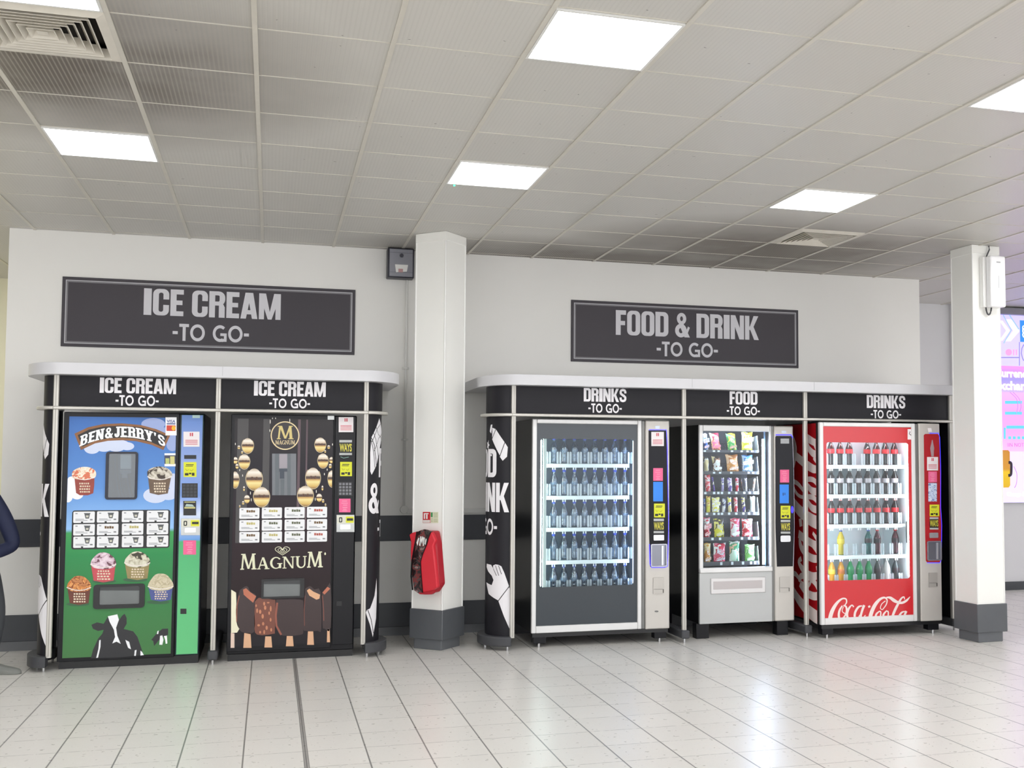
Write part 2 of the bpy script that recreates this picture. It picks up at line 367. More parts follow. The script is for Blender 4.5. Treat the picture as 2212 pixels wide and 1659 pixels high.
def ceiling_material():
    k = NT('ceiling_panels'); b = k.b
    tc = k.n('ShaderNodeTexCoord'); sp = k.n('ShaderNodeSeparateXYZ'); k.l(tc.outputs['Object'], sp.inputs[0])
    rib = k.math('SINE', k.math('MULTIPLY', sp.outputs[0], 2*math.pi/0.0215))
    sx = k.math('FLOOR', k.math('DIVIDE', k.math('SUBTRACT', sp.outputs[0], TX), TP)); sy = k.math('FLOOR', k.math('DIVIDE', k.math('SUBTRACT', sp.outputs[1], TY), TP))
    cb = k.n('ShaderNodeCombineXYZ'); k.l(sx, cb.inputs[0]); k.l(sy, cb.inputs[1]); wn = k.n('ShaderNodeTexWhiteNoise'); k.l(cb.outputs[0], wn.inputs['Vector'])
    nz = k.n('ShaderNodeTexNoise', i_Scale=2.2, i_Detail=4.0); k.l(tc.outputs['Object'], nz.inputs['Vector'])
    # soot blown onto the panels around the two air grilles and along the wall head
    def near(x, y, r, stretch=1.0):
        dx = k.math('MULTIPLY', k.math('SUBTRACT', sp.outputs[0], x), stretch); dy = k.math('SUBTRACT', sp.outputs[1], y)
        d = k.math('SQRT', k.math('ADD', k.math('MULTIPLY', dx, dx), k.math('MULTIPLY', dy, dy)))
        return k.math('SUBTRACT', 1.0, k.math('DIVIDE', d, r), clamp=True)
    dirt = k.math('MAXIMUM', near(-1.0, -4.15, 1.5), k.math('MAXIMUM', k.math('MULTIPLY', near(4.4, -0.95, 1.5, 0.7), 1.25), k.math('MULTIPLY', near(3.4, -0.05, 1.1, 0.35), 1.3)))
    dirt = k.math('MULTIPLY', k.math('MULTIPLY', dirt, k.math('ADD', 0.45, nz.outputs[0])), 1.15, clamp=True)
    fly = k.n('ShaderNodeTexNoise', i_Scale=48.0, i_Detail=0.0); k.l(tc.outputs['Object'], fly.inputs['Vector'])
    flies = k.math('MULTIPLY', k.math('SUBTRACT', fly.outputs[0], 0.885, clamp=True), 30.0, clamp=True)
    base = k.mix(k.math('MULTIPLY', wn.outputs[0], 0.30), rgba((202, 200, 195)), rgba((188, 186, 181)))
    base = k.mix(dirt, base, rgba((98, 90, 82)))
    base = k.mix(k.math('MULTIPLY', k.math('MULTIPLY', dirt, 1.3, clamp=True), k.math('MULTIPLY', k.math('ADD', rib, 0.0, clamp=True), 0.55)), base, rgba((172, 166, 156)))
    base = k.mix(k.math('MULTIPLY', k.math('MULTIPLY', rib, -1.0, clamp=True), 0.06), base, rgba((116, 112, 106)))
    base = k.mix(k.math('MULTIPLY', flies, 0.7), base, rgba((70, 68, 64)))
    k.l(base, b.inputs['Base Color']); b.inputs['Roughness'].default_value = 0.42; b.inputs['Specular IOR Level'].default_value = 0.35
    bp = k.n('ShaderNodeBump', i_Strength=0.06, i_Distance=0.002); k.l(rib, bp.inputs['Height']); k.l(bp.outputs[0], b.inputs['Normal'])
    return k.m
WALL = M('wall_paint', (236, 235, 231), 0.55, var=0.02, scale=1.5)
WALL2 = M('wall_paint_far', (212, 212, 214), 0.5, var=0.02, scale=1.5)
WARM = M('corridor_paint', (236, 232, 206), 0.6, var=0.03, scale=2)
SLATE = M('slate_rail', (54, 57, 64), 0.45, var=0.08)
SKIRT = M('slate_skirting', (62, 65, 70), 0.4, var=0.08)
COVE = M('cove_vinyl', (104, 106, 110), 0.35, var=0.08)
RUNNER = M('runner_paint', (206, 202, 192), 0.4, var=0.05)
WHITE = M('white_plastic', (236, 236, 234), 0.35, var=0.02)
GREYM = M('grey_metal', (150, 152, 154), 0.35, 0.6)
BLACK = M('black_plastic', (18, 18, 20), 0.35, var=0.1)
INK = M('black_ink', (22, 22, 24), 0.4, var=0.0)

# floor, walls, bands
struct('floor', MB().box(-12, 15, -17, 4.0, -0.05, 0), floor_material())
struct('wall_back', MB().box(-2.092, 6.43, 0, 1.42, 0, H), WALL)
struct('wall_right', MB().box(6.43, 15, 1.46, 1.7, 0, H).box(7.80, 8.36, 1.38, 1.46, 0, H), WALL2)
struct('wall_left', MB().box(-12, -1.9, 2.78, 3.0, 0, H).box(-2.06, -1.9, 1.42, 2.78, 0, H), WARM)
struct('wall_added_left', MB().box(-12.2, -12, -17, 3, 0, H), WALL2)  # unseen wall added to keep world light from entering at the left
struct('wall_added_right', MB().box(15, 15.2, -17, 1.7, 0, H), WALL2)  # its unseen counterpart, added to block world light from the right
rail = MB().box(-2.096, 6.434, -0.012, 0, 0.822, 1.046)
struct('trim_1', rail, SLATE, bevel=0.004)
struct('baseboard_back', MB().box(-2.096, 6.434, -0.012, 0, 0.066, 0.278), SKIRT, bevel=0.004)
struct('trim_2', MB().add([(-2.10, -0.06, 0), (6.43, -0.06, 0), (6.43, -0.012, 0.066), (-2.10, -0.012, 0.066), (-2.10, 0, 0), (6.43, 0, 0), (6.43, 0, 0.066), (-2.10, 0, 0.066)],
       [(0, 1, 2, 3), (4, 7, 6, 5), (0, 3, 7, 4), (1, 5, 6, 2), (2, 6, 7, 3), (0, 4, 5, 1)]), COVE)
struct('trim_3', MB().box(-12, -2.06, 2.76, 2.78, 0.822, 1.046), SLATE)
struct('baseboard_left', MB().box(-12, -2.06, 2.76, 2.78, 0, 0.278), SKIRT)
struct('baseboard_right', MB().box(6.43, 15, 1.44, 1.46, 0, 0.10).box(7.79, 8.37, 1.36, 1.38, 0, 0.10), SKIRT)

# ceiling: panels between runners, left open where grilles sit
VENTS = [(1, 1), (10, 6)]
cm = MB(); nx0, nx1, ny0, ny1 = -16, 24, -18, 14
for i in range(nx0, nx1):
    for j in range(ny0, ny1):
        if (i, j) in VENTS: continue
        x, y = TX+i*TP, TY+j*TP
        cm.add([(x, y, H), (x, y+TP, H), (x+TP, y+TP, H), (x+TP, y, H)], [(0, 1, 2, 3)])
cm.box(TX+nx0*TP, TX+nx1*TP, TY+ny0*TP, TY+ny1*TP, H+0.25, H+0.3)
struct('ceiling', cm, ceiling_material())
rm = MB()
for i in range(nx0, nx1+1):
    x = TX+i*TP; rm.box(x-0.0115, x+0.0115, TY+ny0*TP, -0.001, H-0.007, H+0.01)
    if x > 6.43: rm.box(x-0.0115, x+0.0115, 0, 1.459, H-0.007, H+0.01)
    if x < -2.1: rm.box(x-0.0115, x+0.0115, 0, 2.779, H-0.007, H+0.01)
struct('trim_4', rm, RUNNER)
cr = MB()
for j in range(ny0, 10):
    y = TY+j*TP
    if y < -0.02: cr.box(TX+nx0*TP, TX+nx1*TP, y-0.0032, y+0.0032, H-0.003, H+0.01)
    elif y < 1.45: cr.box(6.431, TX+nx1*TP, y-0.0032, y+0.0032, H-0.003, H+0.01)
struct('trim_5', cr, RUNNER)

# lamps in the ceiling: a regular grid over the whole hall, one panel of the grid each
LAMP_FRAME = M('lamp_frame', (225, 225, 223), 0.35, var=0.02); LAMP = EM('lamp_diffuser', (250, 251, 252), CEILING_LAMP)
LAMP_LABEL = {(1, 0): 'lit square ceiling lamp in the top left corner, beside the big air grille', (1, 4): 'lit square ceiling lamp above the left ice cream sign, short of the wall',
 (5, 0): 'largest lit square ceiling lamp, at the top middle of the picture', (5, 4): 'lit square ceiling lamp in front of the left column, with a tiny green light',
 (9, 0): 'lit square ceiling lamp cut by the right edge of the picture', (9, 4): 'lit square ceiling lamp just in front of the small air grille on the right'}
def ceiling_lamp(i, j, label):
    x, y = TX+i*TP, TY+j*TP
    t = thing('ceiling_lamp', label, 'ceiling light', (x+TP/2, y+TP/2, H), 'square ceiling lamps')
    fr = MB(); a, c = 0.012, 0.024
    for q in ((a, c, a, TP-a), (TP-c, TP-a, a, TP-a), (c, TP-c, a, c), (c, TP-c, TP-c, TP-a)): fr.box(x+q[0], x+q[1], y+q[2], y+q[3], H-0.010, H)
    obj('lamp_frame', fr, LAMP_FRAME, t)
    obj('diffuser', MB().poly(Frame((x, y, H-0.006), (1, 0, 0), (0, 1, 0), (0, 0, -1)), rrect(c, c, TP-c, TP-c, 0.012), 0, 0.002), LAMP, t)
    return t
first = None
for i in (-11, -7, -3, 1, 5, 9, 13, 17):
    for j in (-12, -8, -4, 0, 4):
        if first is None: first = ceiling_lamp(i, j, 'lit square ceiling lamp')
        lab = LAMP_LABEL.get((i, j), 'lit square ceiling lamp further along the hall ceiling')
        if (i, j) == (-11, -12): first['label'] = lab; continue
        dup(first, (TX+i*TP+TP/2, TY+j*TP+TP/2, H), lab)
for x, y in ((-3.4, 1.2), (-6.4, 1.2)):
    dup(first, (x, y, H), 'lit square ceiling lamp further along the side corridor')
GREEN = EM('green_pilot_light', (60, 255, 150), 3.0)
for o in COL.objects:
    if o.get('label', '').endswith('tiny green light'):
        OFF[o.name] = Vector(o.location)
        obj('pilot_light', MB().box(1.165, 1.177, -2.487+0.012, -2.487+0.022, H-0.014, H-0.006), GREEN, o, label='tiny green pilot light')

# air grilles: stepped louvre blades around a centre plate
VENT = M('grille_paint', (214, 209, 198), 0.4, var=0.08); DARK = M('duct_dark', (40, 36, 33), 0.8)
def grille(i, j, label):
    cx, cy = TX+(i+.5)*TP, TY+(j+.5)*TP
    t = thing('air_grille', label, 'air vent', (cx, cy, H), 'square air grilles')
    def sq(h, z): return [(cx-h, cy-h, z), (cx+h, cy-h, z), (cx+h, cy+h, z), (cx-h, cy+h, z)]
    def skirt(mb, h0, z0, h1, z1):
        mb.add(sq(h0, z0)+sq(h1, z1), [(k, (k+1) % 4, 4+(k+1) % 4, 4+k) for k in range(4)])
    f = MB(); skirt(f, 0.298, H-0.004, 0.250, H-0.016); skirt(f, 0.298, H-0.004, 0.298, H+0.02); skirt(f, 0.250, H-0.016, 0.235, H+0.03)
    obj('grille_frame', f, VENT, t)
    n = 6
    for k in range(n):
        b = MB(); h = 0.222-k*0.033
        skirt(b, h, H-0.016, h-0.030, H+0.030); skirt(b, h, H-0.016, h-0.004, H-0.017); skirt(b, h-0.004, H-0.017, h-0.033, H+0.030)
        obj('blade', b, VENT, t)
    obj('centre_plate', MB().add(sq(0.022, H-0.012), [(0, 1, 2, 3)]), VENT, t)
    obj('duct', MB().box(cx-.30, cx+.30, cy-.30, cy+.30, H+0.06, H+0.07), DARK, t)
grille(1, 1, 'large square air grille in the sooty corner of the ceiling, top left')
grille(10, 6, 'sooty square air grille above the right end of the food and drink sign')

# columns
def column(name, cx, cy, half, rot, side):
    c, s = math.cos(rot), math.sin(rot)
    def sq(h, z0, z1):
        m = MB(); q = [(cx+(a*c-b*s)*h, cy+(a*s+b*c)*h) for a, b in ((-1, -1), (1, -1), (1, 1), (-1, 1))]
        return m.add([(x, y, z) for z in (z0, z1) for x, y in q], [(0, 1, 2, 3), (4, 7, 6, 5)]+[(k, (k+1) % 4, 4+(k+1) % 4, 4+k) for k in range(4)])
    r = struct(name, sq(half, 0.09, H), M('column_paint', (242, 242, 238), 0.4, var=0.015, scale=2), origin=(cx, cy, 0), bevel=0.006)
    obj('column_base', sq(half+0.016, 0.085, 0.325), M('column_base', (86, 89, 93), 0.4, var=0.06), r, bevel=0.006)
    obj('column_plinth', sq(half-0.012, 0, 0.085), M('column_plinth', (98, 101, 105), 0.4, var=0.06), r, bevel=0.004)
    obj('column_head', sq(half+0.006, H-0.075, H-0.001), M('column_paint', (0, 0, 0)), r, bevel=0.003)
    m = MB()
    for sx, sy in ((-1, -1), (1, -1), (1, 1), (-1, 1)):
        px, py = cx+(sx*c-sy*s)*half, cy+(sx*s+sy*c)*half; m.tube([(px, py, 0.325), (px, py, H-0.075)], 0.007, 6)
    obj('corner_strip', m, WHITE, r)
    return r
column('column_left', 1.345, -0.735, 0.147, math.radians(47), 0)
column('column_right', 5.950, -1.585, 0.140, math.radians(3), 1)
# ================================================================== things on the walls and columns
PRINT = M('sign_white', (216, 215, 220), 0.5, var=0.02); SIGN = M('sign_face', (56, 51, 58), 0.5, var=0.04, scale=3); SIGNEDGE = M('sign_edge', (44, 42, 46), 0.5)
def wall_sign(word, x0, x1, z0, z1, lx0, lx1, ly0, ly1, tx0, tx1, ty0, ty1, label):
    t = thing('wall_sign', label, 'sign', ((x0+x1)/2, 0, z0), 'dark signs on the wall'); F = front(0)
    obj('sign_panel', MB().fbox(F, x0, x1, z0, z1, 0.0005, 0.012), SIGN, t, bevel=0.002)
    ln = MB(); a, b = 0.026, 0.033
    for p0, p1 in ((a, b),):
        ln.polys(F, ring(rect(x0+p0, z0+p0, x1-p0, z1-p0), rect(x0+p1, z0+p1, x1-p1, z1-p1), True), 0.012, 0.0135)
    obj('border_line', ln, M('border_line', (190, 190, 194), 0.4), t)
    ln = MB().polys(F, ring(rect(x0+.035, z0+.035, x1-.035, z1-.035), rect(x0+.044, z0+.044, x1-.044, z1-.044), True), 0.012, 0.013)
    obj('border_shade', ln, M('border_grey', (126, 124, 128), 0.4), t)
    words_of('lettering', F, word, HEAVY, (lx0+lx1)/2, ly0, ly1-ly0, lx1-lx0, .05, 0.012, 0.0145, PRINT, t)
    words_of('lettering', F, '-TO GO-', ROUND, (tx0+tx1)/2, ty0, ty1-ty0, tx1-tx0, .09, 0.012, 0.0145, PRINT, t)
W0 = front(0)
a = W0.tr(120, 580, 3.3515)((640, 250), (1630, 290), (1000, 160), (1000, 350), (860, 0), (1410, 0), (1000, 405), (1000, 527))
wall_sign('ICE CREAM', -1.6825, 0.6942, 2.4657, 3.0455, a[0][0], a[1][0], a[3][1], a[2][1], a[4][0], a[5][0], a[7][1], a[6][1], 'dark wall sign reading ICE CREAM TO GO above the ice cream machines')
a = W0.tr(1220, 640, 4.2538)((465, 250), (1775, 290), (1080, 155), (1080, 378), (840, 0), (1400, 0), (1100, 425), (1100, 558))
wall_sign('FOOD & DRINK', 2.6827, 5.0355, 2.4667, 3.0474, a[0][0], a[1][0], a[3][1], a[2][1], a[4][0], a[5][0], a[7][1], a[6][1], 'dark wall sign reading FOOD & DRINK TO GO above the three drink and snack machines')

# grey enclosure under the ceiling, its conduit, the trunking
GP = M('grey_plastic', (142, 143, 152), 0.3, var=0.04)
t = thing('switch_box', 'grey wall box with a white label tucked under the ceiling beside the left column', 'electrical box', (1.077, 0, 3.155))
obj('box_body', MB().box(0.962, 1.196, -0.13, -0.001, 3.155, 3.42), M('box_dark', (46, 46, 58), 0.4), t, bevel=0.008)
obj('box_door', MB().box(0.977, 1.182, -0.139, -0.13, 3.165, 3.41), GP, t, bevel=0.004)
obj('door_ridge', MB().box(0.977, 1.182, -0.143, -0.139, 3.375, 3.378).box(0.977, 1.182, -0.143, -0.139, 3.20, 3.203), M('ridge_grey', (112, 113, 124), 0.4), t)
obj('lock', MB().tube([(1.082, -0.138, 3.352), (1.082, -0.150, 3.352)], 0.017, 14), M('lock_dark', (66, 66, 76), 0.4), t)
obj('box_label', MB().poly(front(-0.139), [(1.035, 3.20), (1.13, 3.21), (1.14, 3.27), (1.025, 3.27)], 0, 0.006), WHITE, t, label='white paper label')
obj('label_patch', MB().poly(front(-0.145), rect(1.055, 3.20, 1.095, 3.232), 0, 0.002), M('label_pink', (190, 150, 150), 0.5), t)
CON = M('conduit_white', (222, 222, 218), 0.4, var=0.02)
t = thing('cable_conduit', 'thin white conduit running down the wall from the grey box to a round junction', 'conduit', (1.146, 0, 1.1))
obj('pipe', MB().tube([(1.146, -0.014, 3.154), (1.146, -0.014, 1.10)], 0.0105, 8), CON, t, smooth=True)
obj('junction_box', MB().tube([(1.147, -0.001, 1.098), (1.147, -0.036, 1.098)], 0.036, 18), CON, t, bevel=0.003)
for z in (2.36, 1.72):
    obj('pipe_clip', MB().box(1.115, 1.178, -0.010, -0.0005, z-0.010, z+0.010).box(1.13, 1.162, -0.027, -0.010, z-0.008, z+0.008), CON, t, bevel=0.002)
t = setp(obj('cable_trunking', MB().box(1.17, 6.42, -0.022, -0.0005, 1.062, 1.104), CON, origin=(1.5, 0, 1.06), bevel=0.003), 'white cable trunking running level just above the dark wall rail', 'cable trunking')

# left column: notices and the red cover (on its left-hand face)
cf, sf = math.cos(math.radians(47)), math.sin(math.radians(47))
LF = Frame((1.345-0.147*sf*1.0, -0.735-0.147*cf*1.0, 0), (cf, sf, 0), (0, 0, 1), (sf, -cf, 0))
LF = Frame(Vector((1.345, -0.735, 0))+Vector((-0.147*cf, -0.147*sf, 0)), (sf, -cf, 0), (0, 0, 1), (-cf, -sf, 0))
K = LF.tr(800, 1050, 4.4833)
def plate(name, F, pts, d0, d1, mat, parent, label=None, origin=None, **kw):
    m = MB()
    if isinstance(pts[0][0], (int, float)): m.poly(F, pts, d0, d1)
    else: m.polys(F, pts, d0, d1)
    return obj(name, m, mat, parent, label=label, **({'origin': origin} if origin else {}), **kw)
def quad(F, K, x0, y0, x1, y1): return K((x0, y1), (x1, y1), (x1, y0), (x0, y0))
q = quad(LF, K, 510, 250, 582, 358); org = LF.p(q[0][0], q[0][1])
t = thing('fire_notice', 'small red and white fire extinguisher notice on the left column', 'notice', org)
plate('notice_sheet', LF, q, 0.0005, 0.003, M('notice_red', (196, 38, 46), 0.5), t)
plate('notice_text', LF, quad(LF, K, 512, 328, 580, 356), 0.003, 0.0035, M('notice_pale', (226, 220, 214), 0.5), t)
plate('notice_picture', LF, [quad(LF, K, 520, 262, 532, 318), quad(LF, K, 542, 275, 556, 318), quad(LF, K, 528, 262, 566, 272)], 0.003, 0.0035, WHITE, t)
q = quad(LF, K, 586, 250, 660, 358); org = LF.p(q[0][0], q[0][1])
t = thing('safety_notice', 'small pale green safety notice beside the red notice on the left column', 'notice', org)
plate('notice_sheet', LF, q, 0.0005, 0.003, M('notice_cream', (222, 224, 200), 0.5), t)
plate('notice_stripe', LF, quad(LF, K, 588, 256, 606, 300), 0.003, 0.0035, M('notice_green', (70, 150, 88), 0.5), t)
plate('notice_text', LF, [quad(LF, K, 614, y, 654, y+4) for y in (262, 274, 286, 298, 318, 330, 342)]+[quad(LF, K, 590, y, 606, y+4) for y in (312, 326, 340)], 0.003, 0.0035, M('notice_olive', (160, 170, 110), 0.5), t)
RED = M('red_cover', (212, 40, 56), 0.45, var=0.06, scale=9); REDD = M('red_cover_deep', (176, 28, 44), 0.5, var=0.08)
CF_ = Frame(LF.p(0, 0, 0.115), LF.u, (0, 0, 1), LF.n); K = CF_.tr(800, 1050, 4.4833)
o = CF_.p(*K((520, 1040))[0])
t = thing('extinguisher_cover', 'red plastic extinguisher cover with a clear front strip hanging on the left column', 'cover', o)
def puff(name, pts, d0, d1, mat, b=0.012): plate(name, CF_, K(*pts), d0, d1, mat, t, bevel=b)
puff('cover_back', [(400, 460), (470, 432), (600, 440), (625, 560), (655, 960), (600, 1040), (480, 1040), (425, 1000), (408, 800), (415, 620)], -0.113, -0.015, REDD, 0.02)
puff('left_flap', [(385, 470), (412, 452), (462, 438), (455, 500), (432, 620), (412, 740), (405, 870), (398, 640), (402, 545)], -0.02, 0.014, RED)
puff('right_flap', [(560, 560), (575, 500), (600, 440), (618, 468), (642, 525), (620, 580), (632, 680), (662, 980), (612, 1010), (520, 1032), (508, 900), (498, 730), (520, 655)], -0.02, 0.020, RED)
puff('hem', [(480, 1046), (475, 1030), (520, 1030), (612, 1008), (620, 1030), (600, 1048), (540, 1050)], -0.02, 0.010, REDD)
puff('clear_strip', [(462, 440), (482, 430), (520, 418), (548, 422), (598, 440), (575, 500), (558, 560), (520, 655), (498, 730), (508, 900), (518, 1030), (472, 1042), (425, 1010), (405, 870), (412, 740), (432, 620), (452, 510)], -0.018, 0.006,
     SPOTS('strip_print', [(40, 26, 28), (58, 52, 52), (120, 58, 58), (70, 74, 74), (150, 120, 118)], 16, 0.15), 0.006)
plate('strip_trim', CF_, [s for s in stroke(K((462, 440), (452, 510), (432, 620), (412, 740), (405, 870), (420, 1005)), 0.004)]+stroke(K((598, 440), (575, 500), (558, 560), (520, 655), (498, 730), (508, 900), (518, 1030)), 0.005), 0.006, 0.022, INK, t)
plate('strip_lettering', CF_, [K(*r) for r in ([(452, 545), (472, 500), (480, 505), (462, 578)], [(478, 575), (490, 485), (500, 487), (490, 580)], [(495, 520), (512, 485), (520, 500), (505, 560)], [(512, 580), (522, 495), (532, 500), (524, 578)], [(530, 560), (542, 505), (550, 515), (540, 570)])], 0.006, 0.008, WHITE, t)

# right column: white dispenser box and its cable (on the face towards the hall)
RF = Frame((5.950, -1.585-0.140, 0), (math.cos(math.radians(3)), math.sin(math.radians(3)), 0), (0, 0, 1), (math.sin(math.radians(3)), -math.cos(math.radians(3)), 0))
t = thing('wall_unit', 'tall white plastic unit high on the right column with a short cable loop', 'wall unit', RF.p(0.03, 2.88, 0))
obj('unit_back', MB().fbox(RF, -0.062, 0.126, 2.878, 3.318, 0.001, 0.05), WHITE, t, bevel=0.006)
obj('unit_cover', MB().fbox(RF, -0.034, 0.126, 2.876, 3.320, 0.05, 0.115), M('unit_white', (246, 246, 248), 0.3, var=0.01), t, bevel=0.014, seg=3)
obj('slot', MB().fbox(RF, 0.046, 0.049, 3.04, 3.145, 0.115, 0.1155), M('slot_grey', (120, 120, 124), 0.5), t)
obj('mark', MB().fbox(RF, 0.028, 0.07, 3.258, 3.268, 0.115, 0.1155), M('mark_grey', (170, 170, 172), 0.5), t)
lp = [RF.p(-0.022+0.03*(1-math.cos(math.pi*i/10)), 2.90-0.085*math.sin(math.pi*i/10), 0.03) for i in range(11)]
obj('cable_loop', MB().tube(lp, 0.007, 8), M('cable_grey', (70, 70, 74), 0.5), t, smooth=True)
obj('cable', MB().tube([RF.p(0.03, H-0.005, 0.02), RF.p(0.026, H-0.04, 0.03), RF.p(0.0, H-0.09, 0.03), RF.p(-0.01, 3.31, 0.03)], 0.006, 8), M('cable_grey', (0, 0, 0)), t, smooth=True)

# illuminated currency board on the far right wall
LX = 8.37
t = thing('currency_board', 'bright lilac illuminated currency exchange board on the far right wall', 'advert board', (9.2, 1.45, 1.05))
SF = front(1.40); K = SF.tr(2130, 660, 3.683)
obj('board_case', MB().box(LX, 10.3, 1.402, 1.459, 1.05, 3.33), M('board_case', (150, 150, 160), 0.4), t)
obj('header_case', MB().box(LX, 10.3, 1.34, 1.459, 3.33, 3.40), M('header_case', (132, 130, 140), 0.4), t)
zz = lambda y: K((150, y))[0][1]
L_ = lambda n, c, s=1.1: EM(n, c, s*.44)
def band(name, y0, y1, mat, x0=LX, x1=10.3, d=0.0): obj(name, MB().fbox(SF, x0, x1, zz(y1), zz(y0), d, d+0.001), mat, t)
obj('top_picture', MB().fbox(SF, LX, 10.3, zz(480), 3.328, 0, 0.001), L_('lit_lavender', (198, 190, 255)), t)
band('title_strip', 480, 690, RAMP('lit_violet', [(0, (190, 165, 255)), (.5, (150, 140, 250)), (1, (222, 140, 245))], emit=.45), d=0.0)
band('rate_picture', 690, 1160, RAMP('lit_pink', [(0, (255, 170, 235)), (.35, (245, 150, 255)), (.7, (214, 150, 255)), (1, (235, 165, 245))], emit=.48))
band('lower_picture', 1160, 1568, L_('lit_pale', (214, 200, 255)))
LW = L_('lit_white', (250, 246, 255), 1.6)
plate('chevron', SF, [K((150, 110), (200, 110), (265, 195), (265, 205), (195, 285), (150, 285), (215, 200)), K((104, 120), (130, 120), (190, 200), (130, 280), (104, 280), (160, 200))], 0.001, 0.002, L_('lit_chevron', (236, 224, 255)), t)
plate('chevron_line', SF, stroke(K((135, 75), (200, 195), (140, 300)), .012)+stroke(K((185, 75), (260, 190)), .014), 0.002, 0.003, L_('lit_sky', (140, 180, 250)), t)
plate('blue_sign', SF, rect(K((266, 0))[0][0], zz(284), K((266, 0))[0][0]+0.6, zz(112)), 0.001, 0.003, L_('lit_blue', (46, 130, 246)), t)
ux = K((282, 0))[0][0]
btext('lettering', 'Get', SF, ux, zz(190), zz(150)-zz(190), LW, t, 0.03, d1=0.004); btext('lettering', 'Change', SF, ux, zz(218), 0.075, LW, t, 0.03, d1=0.004); btext('lettering', 'Go', SF, ux, zz(250), 0.075, LW, t, 0.03, d1=0.004)
plate('panel_line', SF, [quad(SF, K, 262, 290, 268, 478), quad(SF, K, 108, 410, 262, 418)]+stroke(K((300, 310), (285, 340), (280, 380), (290, 420), (300, 440)), .012), 0.001, 0.002, L_('lit_line', (140, 130, 200), .9), t)
plate('pink_glow', SF, [K(*[(180+26*math.cos(a*.35), 372+26*math.sin(a*.35)) for a in range(18)]), quad(SF, K, 215, 350, 224, 395), quad(SF, K, 236, 350, 246, 395)], 0.001, 0.002, L_('lit_rose', (255, 150, 200)), t)
btext('lettering', 'Currency', SF, K((62, 0))[0][0], zz(568), zz(505)-zz(568), LW, t, 0.035, width=K((345, 0))[0][0]-K((62, 0))[0][0], d1=0.003)
btext('lettering', 'Exchange', SF, K((55, 0))[0][0], zz(668), zz(600)-zz(668), LW, t, 0.035, width=K((385, 0))[0][0]-K((55, 0))[0][0], d1=0.003)
plate('rate_bar', SF, [quad(SF, K, 150, 758, 285, 782), quad(SF, K, 150, 845, 285, 868), quad(SF, K, 160, 955, 302, 980), quad(SF, K, 140, 970, 156, 1062)]+[quad(SF, K, 176+i*36, 1040, 200+i*36, 1064) for i in range(4)], 0.001, 0.002, L_('lit_cyan', (90, 190, 250)), t)
plate('swirl', SF, stroke(smooth_path(K((190, 690), (240, 740), (252, 800), (240, 860))), .008)+stroke(smooth_path(K((215, 690), (262, 740), (278, 800), (266, 850))), .008)+stroke(smooth_path(K((220, 1280), (245, 1340), (240, 1420), (225, 1450))), .008), 0.001, 0.002, L_('lit_mauve', (186, 130, 220), .9), t)
btext('lettering', 'IIN NOTE', SF, K((150, 0))[0][0], zz(1122), zz(1092)-zz(1122), L_('lit_plum', (170, 110, 170), .8), t, 0.0, d1=0.003)
btext('lettering', 'Change M', SF, K((138, 0))[0][0], zz(1516), zz(1484)-zz(1516), LW, t, 0.03, d1=0.003)
plate('suitcase_picture', SF, K((80, 1150), (175, 1150), (188, 1165), (190, 1300), (192, 1430), (180, 1448), (80, 1452)), 0.001, 0.002, RAMP('suitcase_ink', [(0, (226, 180, 20)), (.42, (236, 196, 16)), (.5, (214, 150, 40)), (1, (206, 140, 44))], emit=.2), t)
plate('suitcase_handle', SF, stroke(smooth_path(K((178, 1248), (198, 1255), (200, 1300), (196, 1345), (176, 1352))), .035), 0.002, 0.003, L_('lit_black', (40, 24, 40), .6), t)
# ================================================================== vending kiosks (canopy, posts, fascia, printed ends)
ALU = M('brushed_aluminium', (196, 193, 186), 0.3, 0.3, var=0.05)
CANOPY = M('canopy_white', (206, 206, 210), 0.3, 0.05, var=0.02)
FASCIA = M('fascia_black', (33, 32, 37), 0.42, var=0.06, spec=0.22)
SHOE = M('rubber_shoe', (66, 67, 71), 0.5, var=0.12)
LETTER = M('fascia_white', (238, 236, 240), 0.45, var=0.01)
CHROME = M('foot_chrome', (200, 200, 202), 0.2, 0.9)
YF = -1.05
def project(q):
    d = Vector(q)-CAM_POS; z = d.dot(CF); return (PCX+FPX*d.dot(CR)/z, PCY-FPX*d.dot(CU)/z)
class EndCurve:
    """plan line of a kiosk end: leaves the post along the front and turns half round"""
    def __init__(s, x, sgn, a, b, y0=YF+0.012):
        raw = [(x+sgn*a*math.sin(t), y0+b*(1-math.cos(t)), sgn*math.sin(t)*b, -math.cos(t)*a) for t in [math.pi*i/72 for i in range(73)]]
        s.t = [(0.0,)+raw[0]]
        for p, q in zip(raw, raw[1:]): s.t.append((s.t[-1][0]+math.hypot(q[0]-p[0], q[1]-p[1]),)+q)
        s.L = s.t[-1][0]
    def at(s, u):
        u = min(max(u, 0), s.L-1e-6)
        for p, q in zip(s.t, s.t[1:]):
            if u <= q[0]:
                k = (u-p[0])/max(q[0]-p[0], 1e-9); return [p[i]+(q[i]-p[i])*k for i in range(1, 5)]
    def p(s, u, v, d=0.0):
        x, y, nx, ny = s.at(u); h = math.hypot(nx, ny) or 1
        return Vector((x+nx/h*d, y+ny/h*d, v))
    def inv(s, px, py):
        best, bu = 1e9, 0
        for i in range(61):
            u = s.L*0.62*i/60; e = abs(project(s.p(u, 1.2))[0]-px)
            if e < best-1e-6: best, bu = e, u
        for i in range(-20, 21):
            u = max(bu+s.L*0.01*i/20, 0); e = abs(project(s.p(u, 1.2))[0]-px)
            if e < best: best, bu = e, u
        y = s.at(bu)[1]; ray = CF + CR*((px-PCX)/FPX) - CU*((py-PCY)/FPX); h = CAM_POS+ray*((y-CAM_POS.y)/ray.y)
        return (bu, h.z)
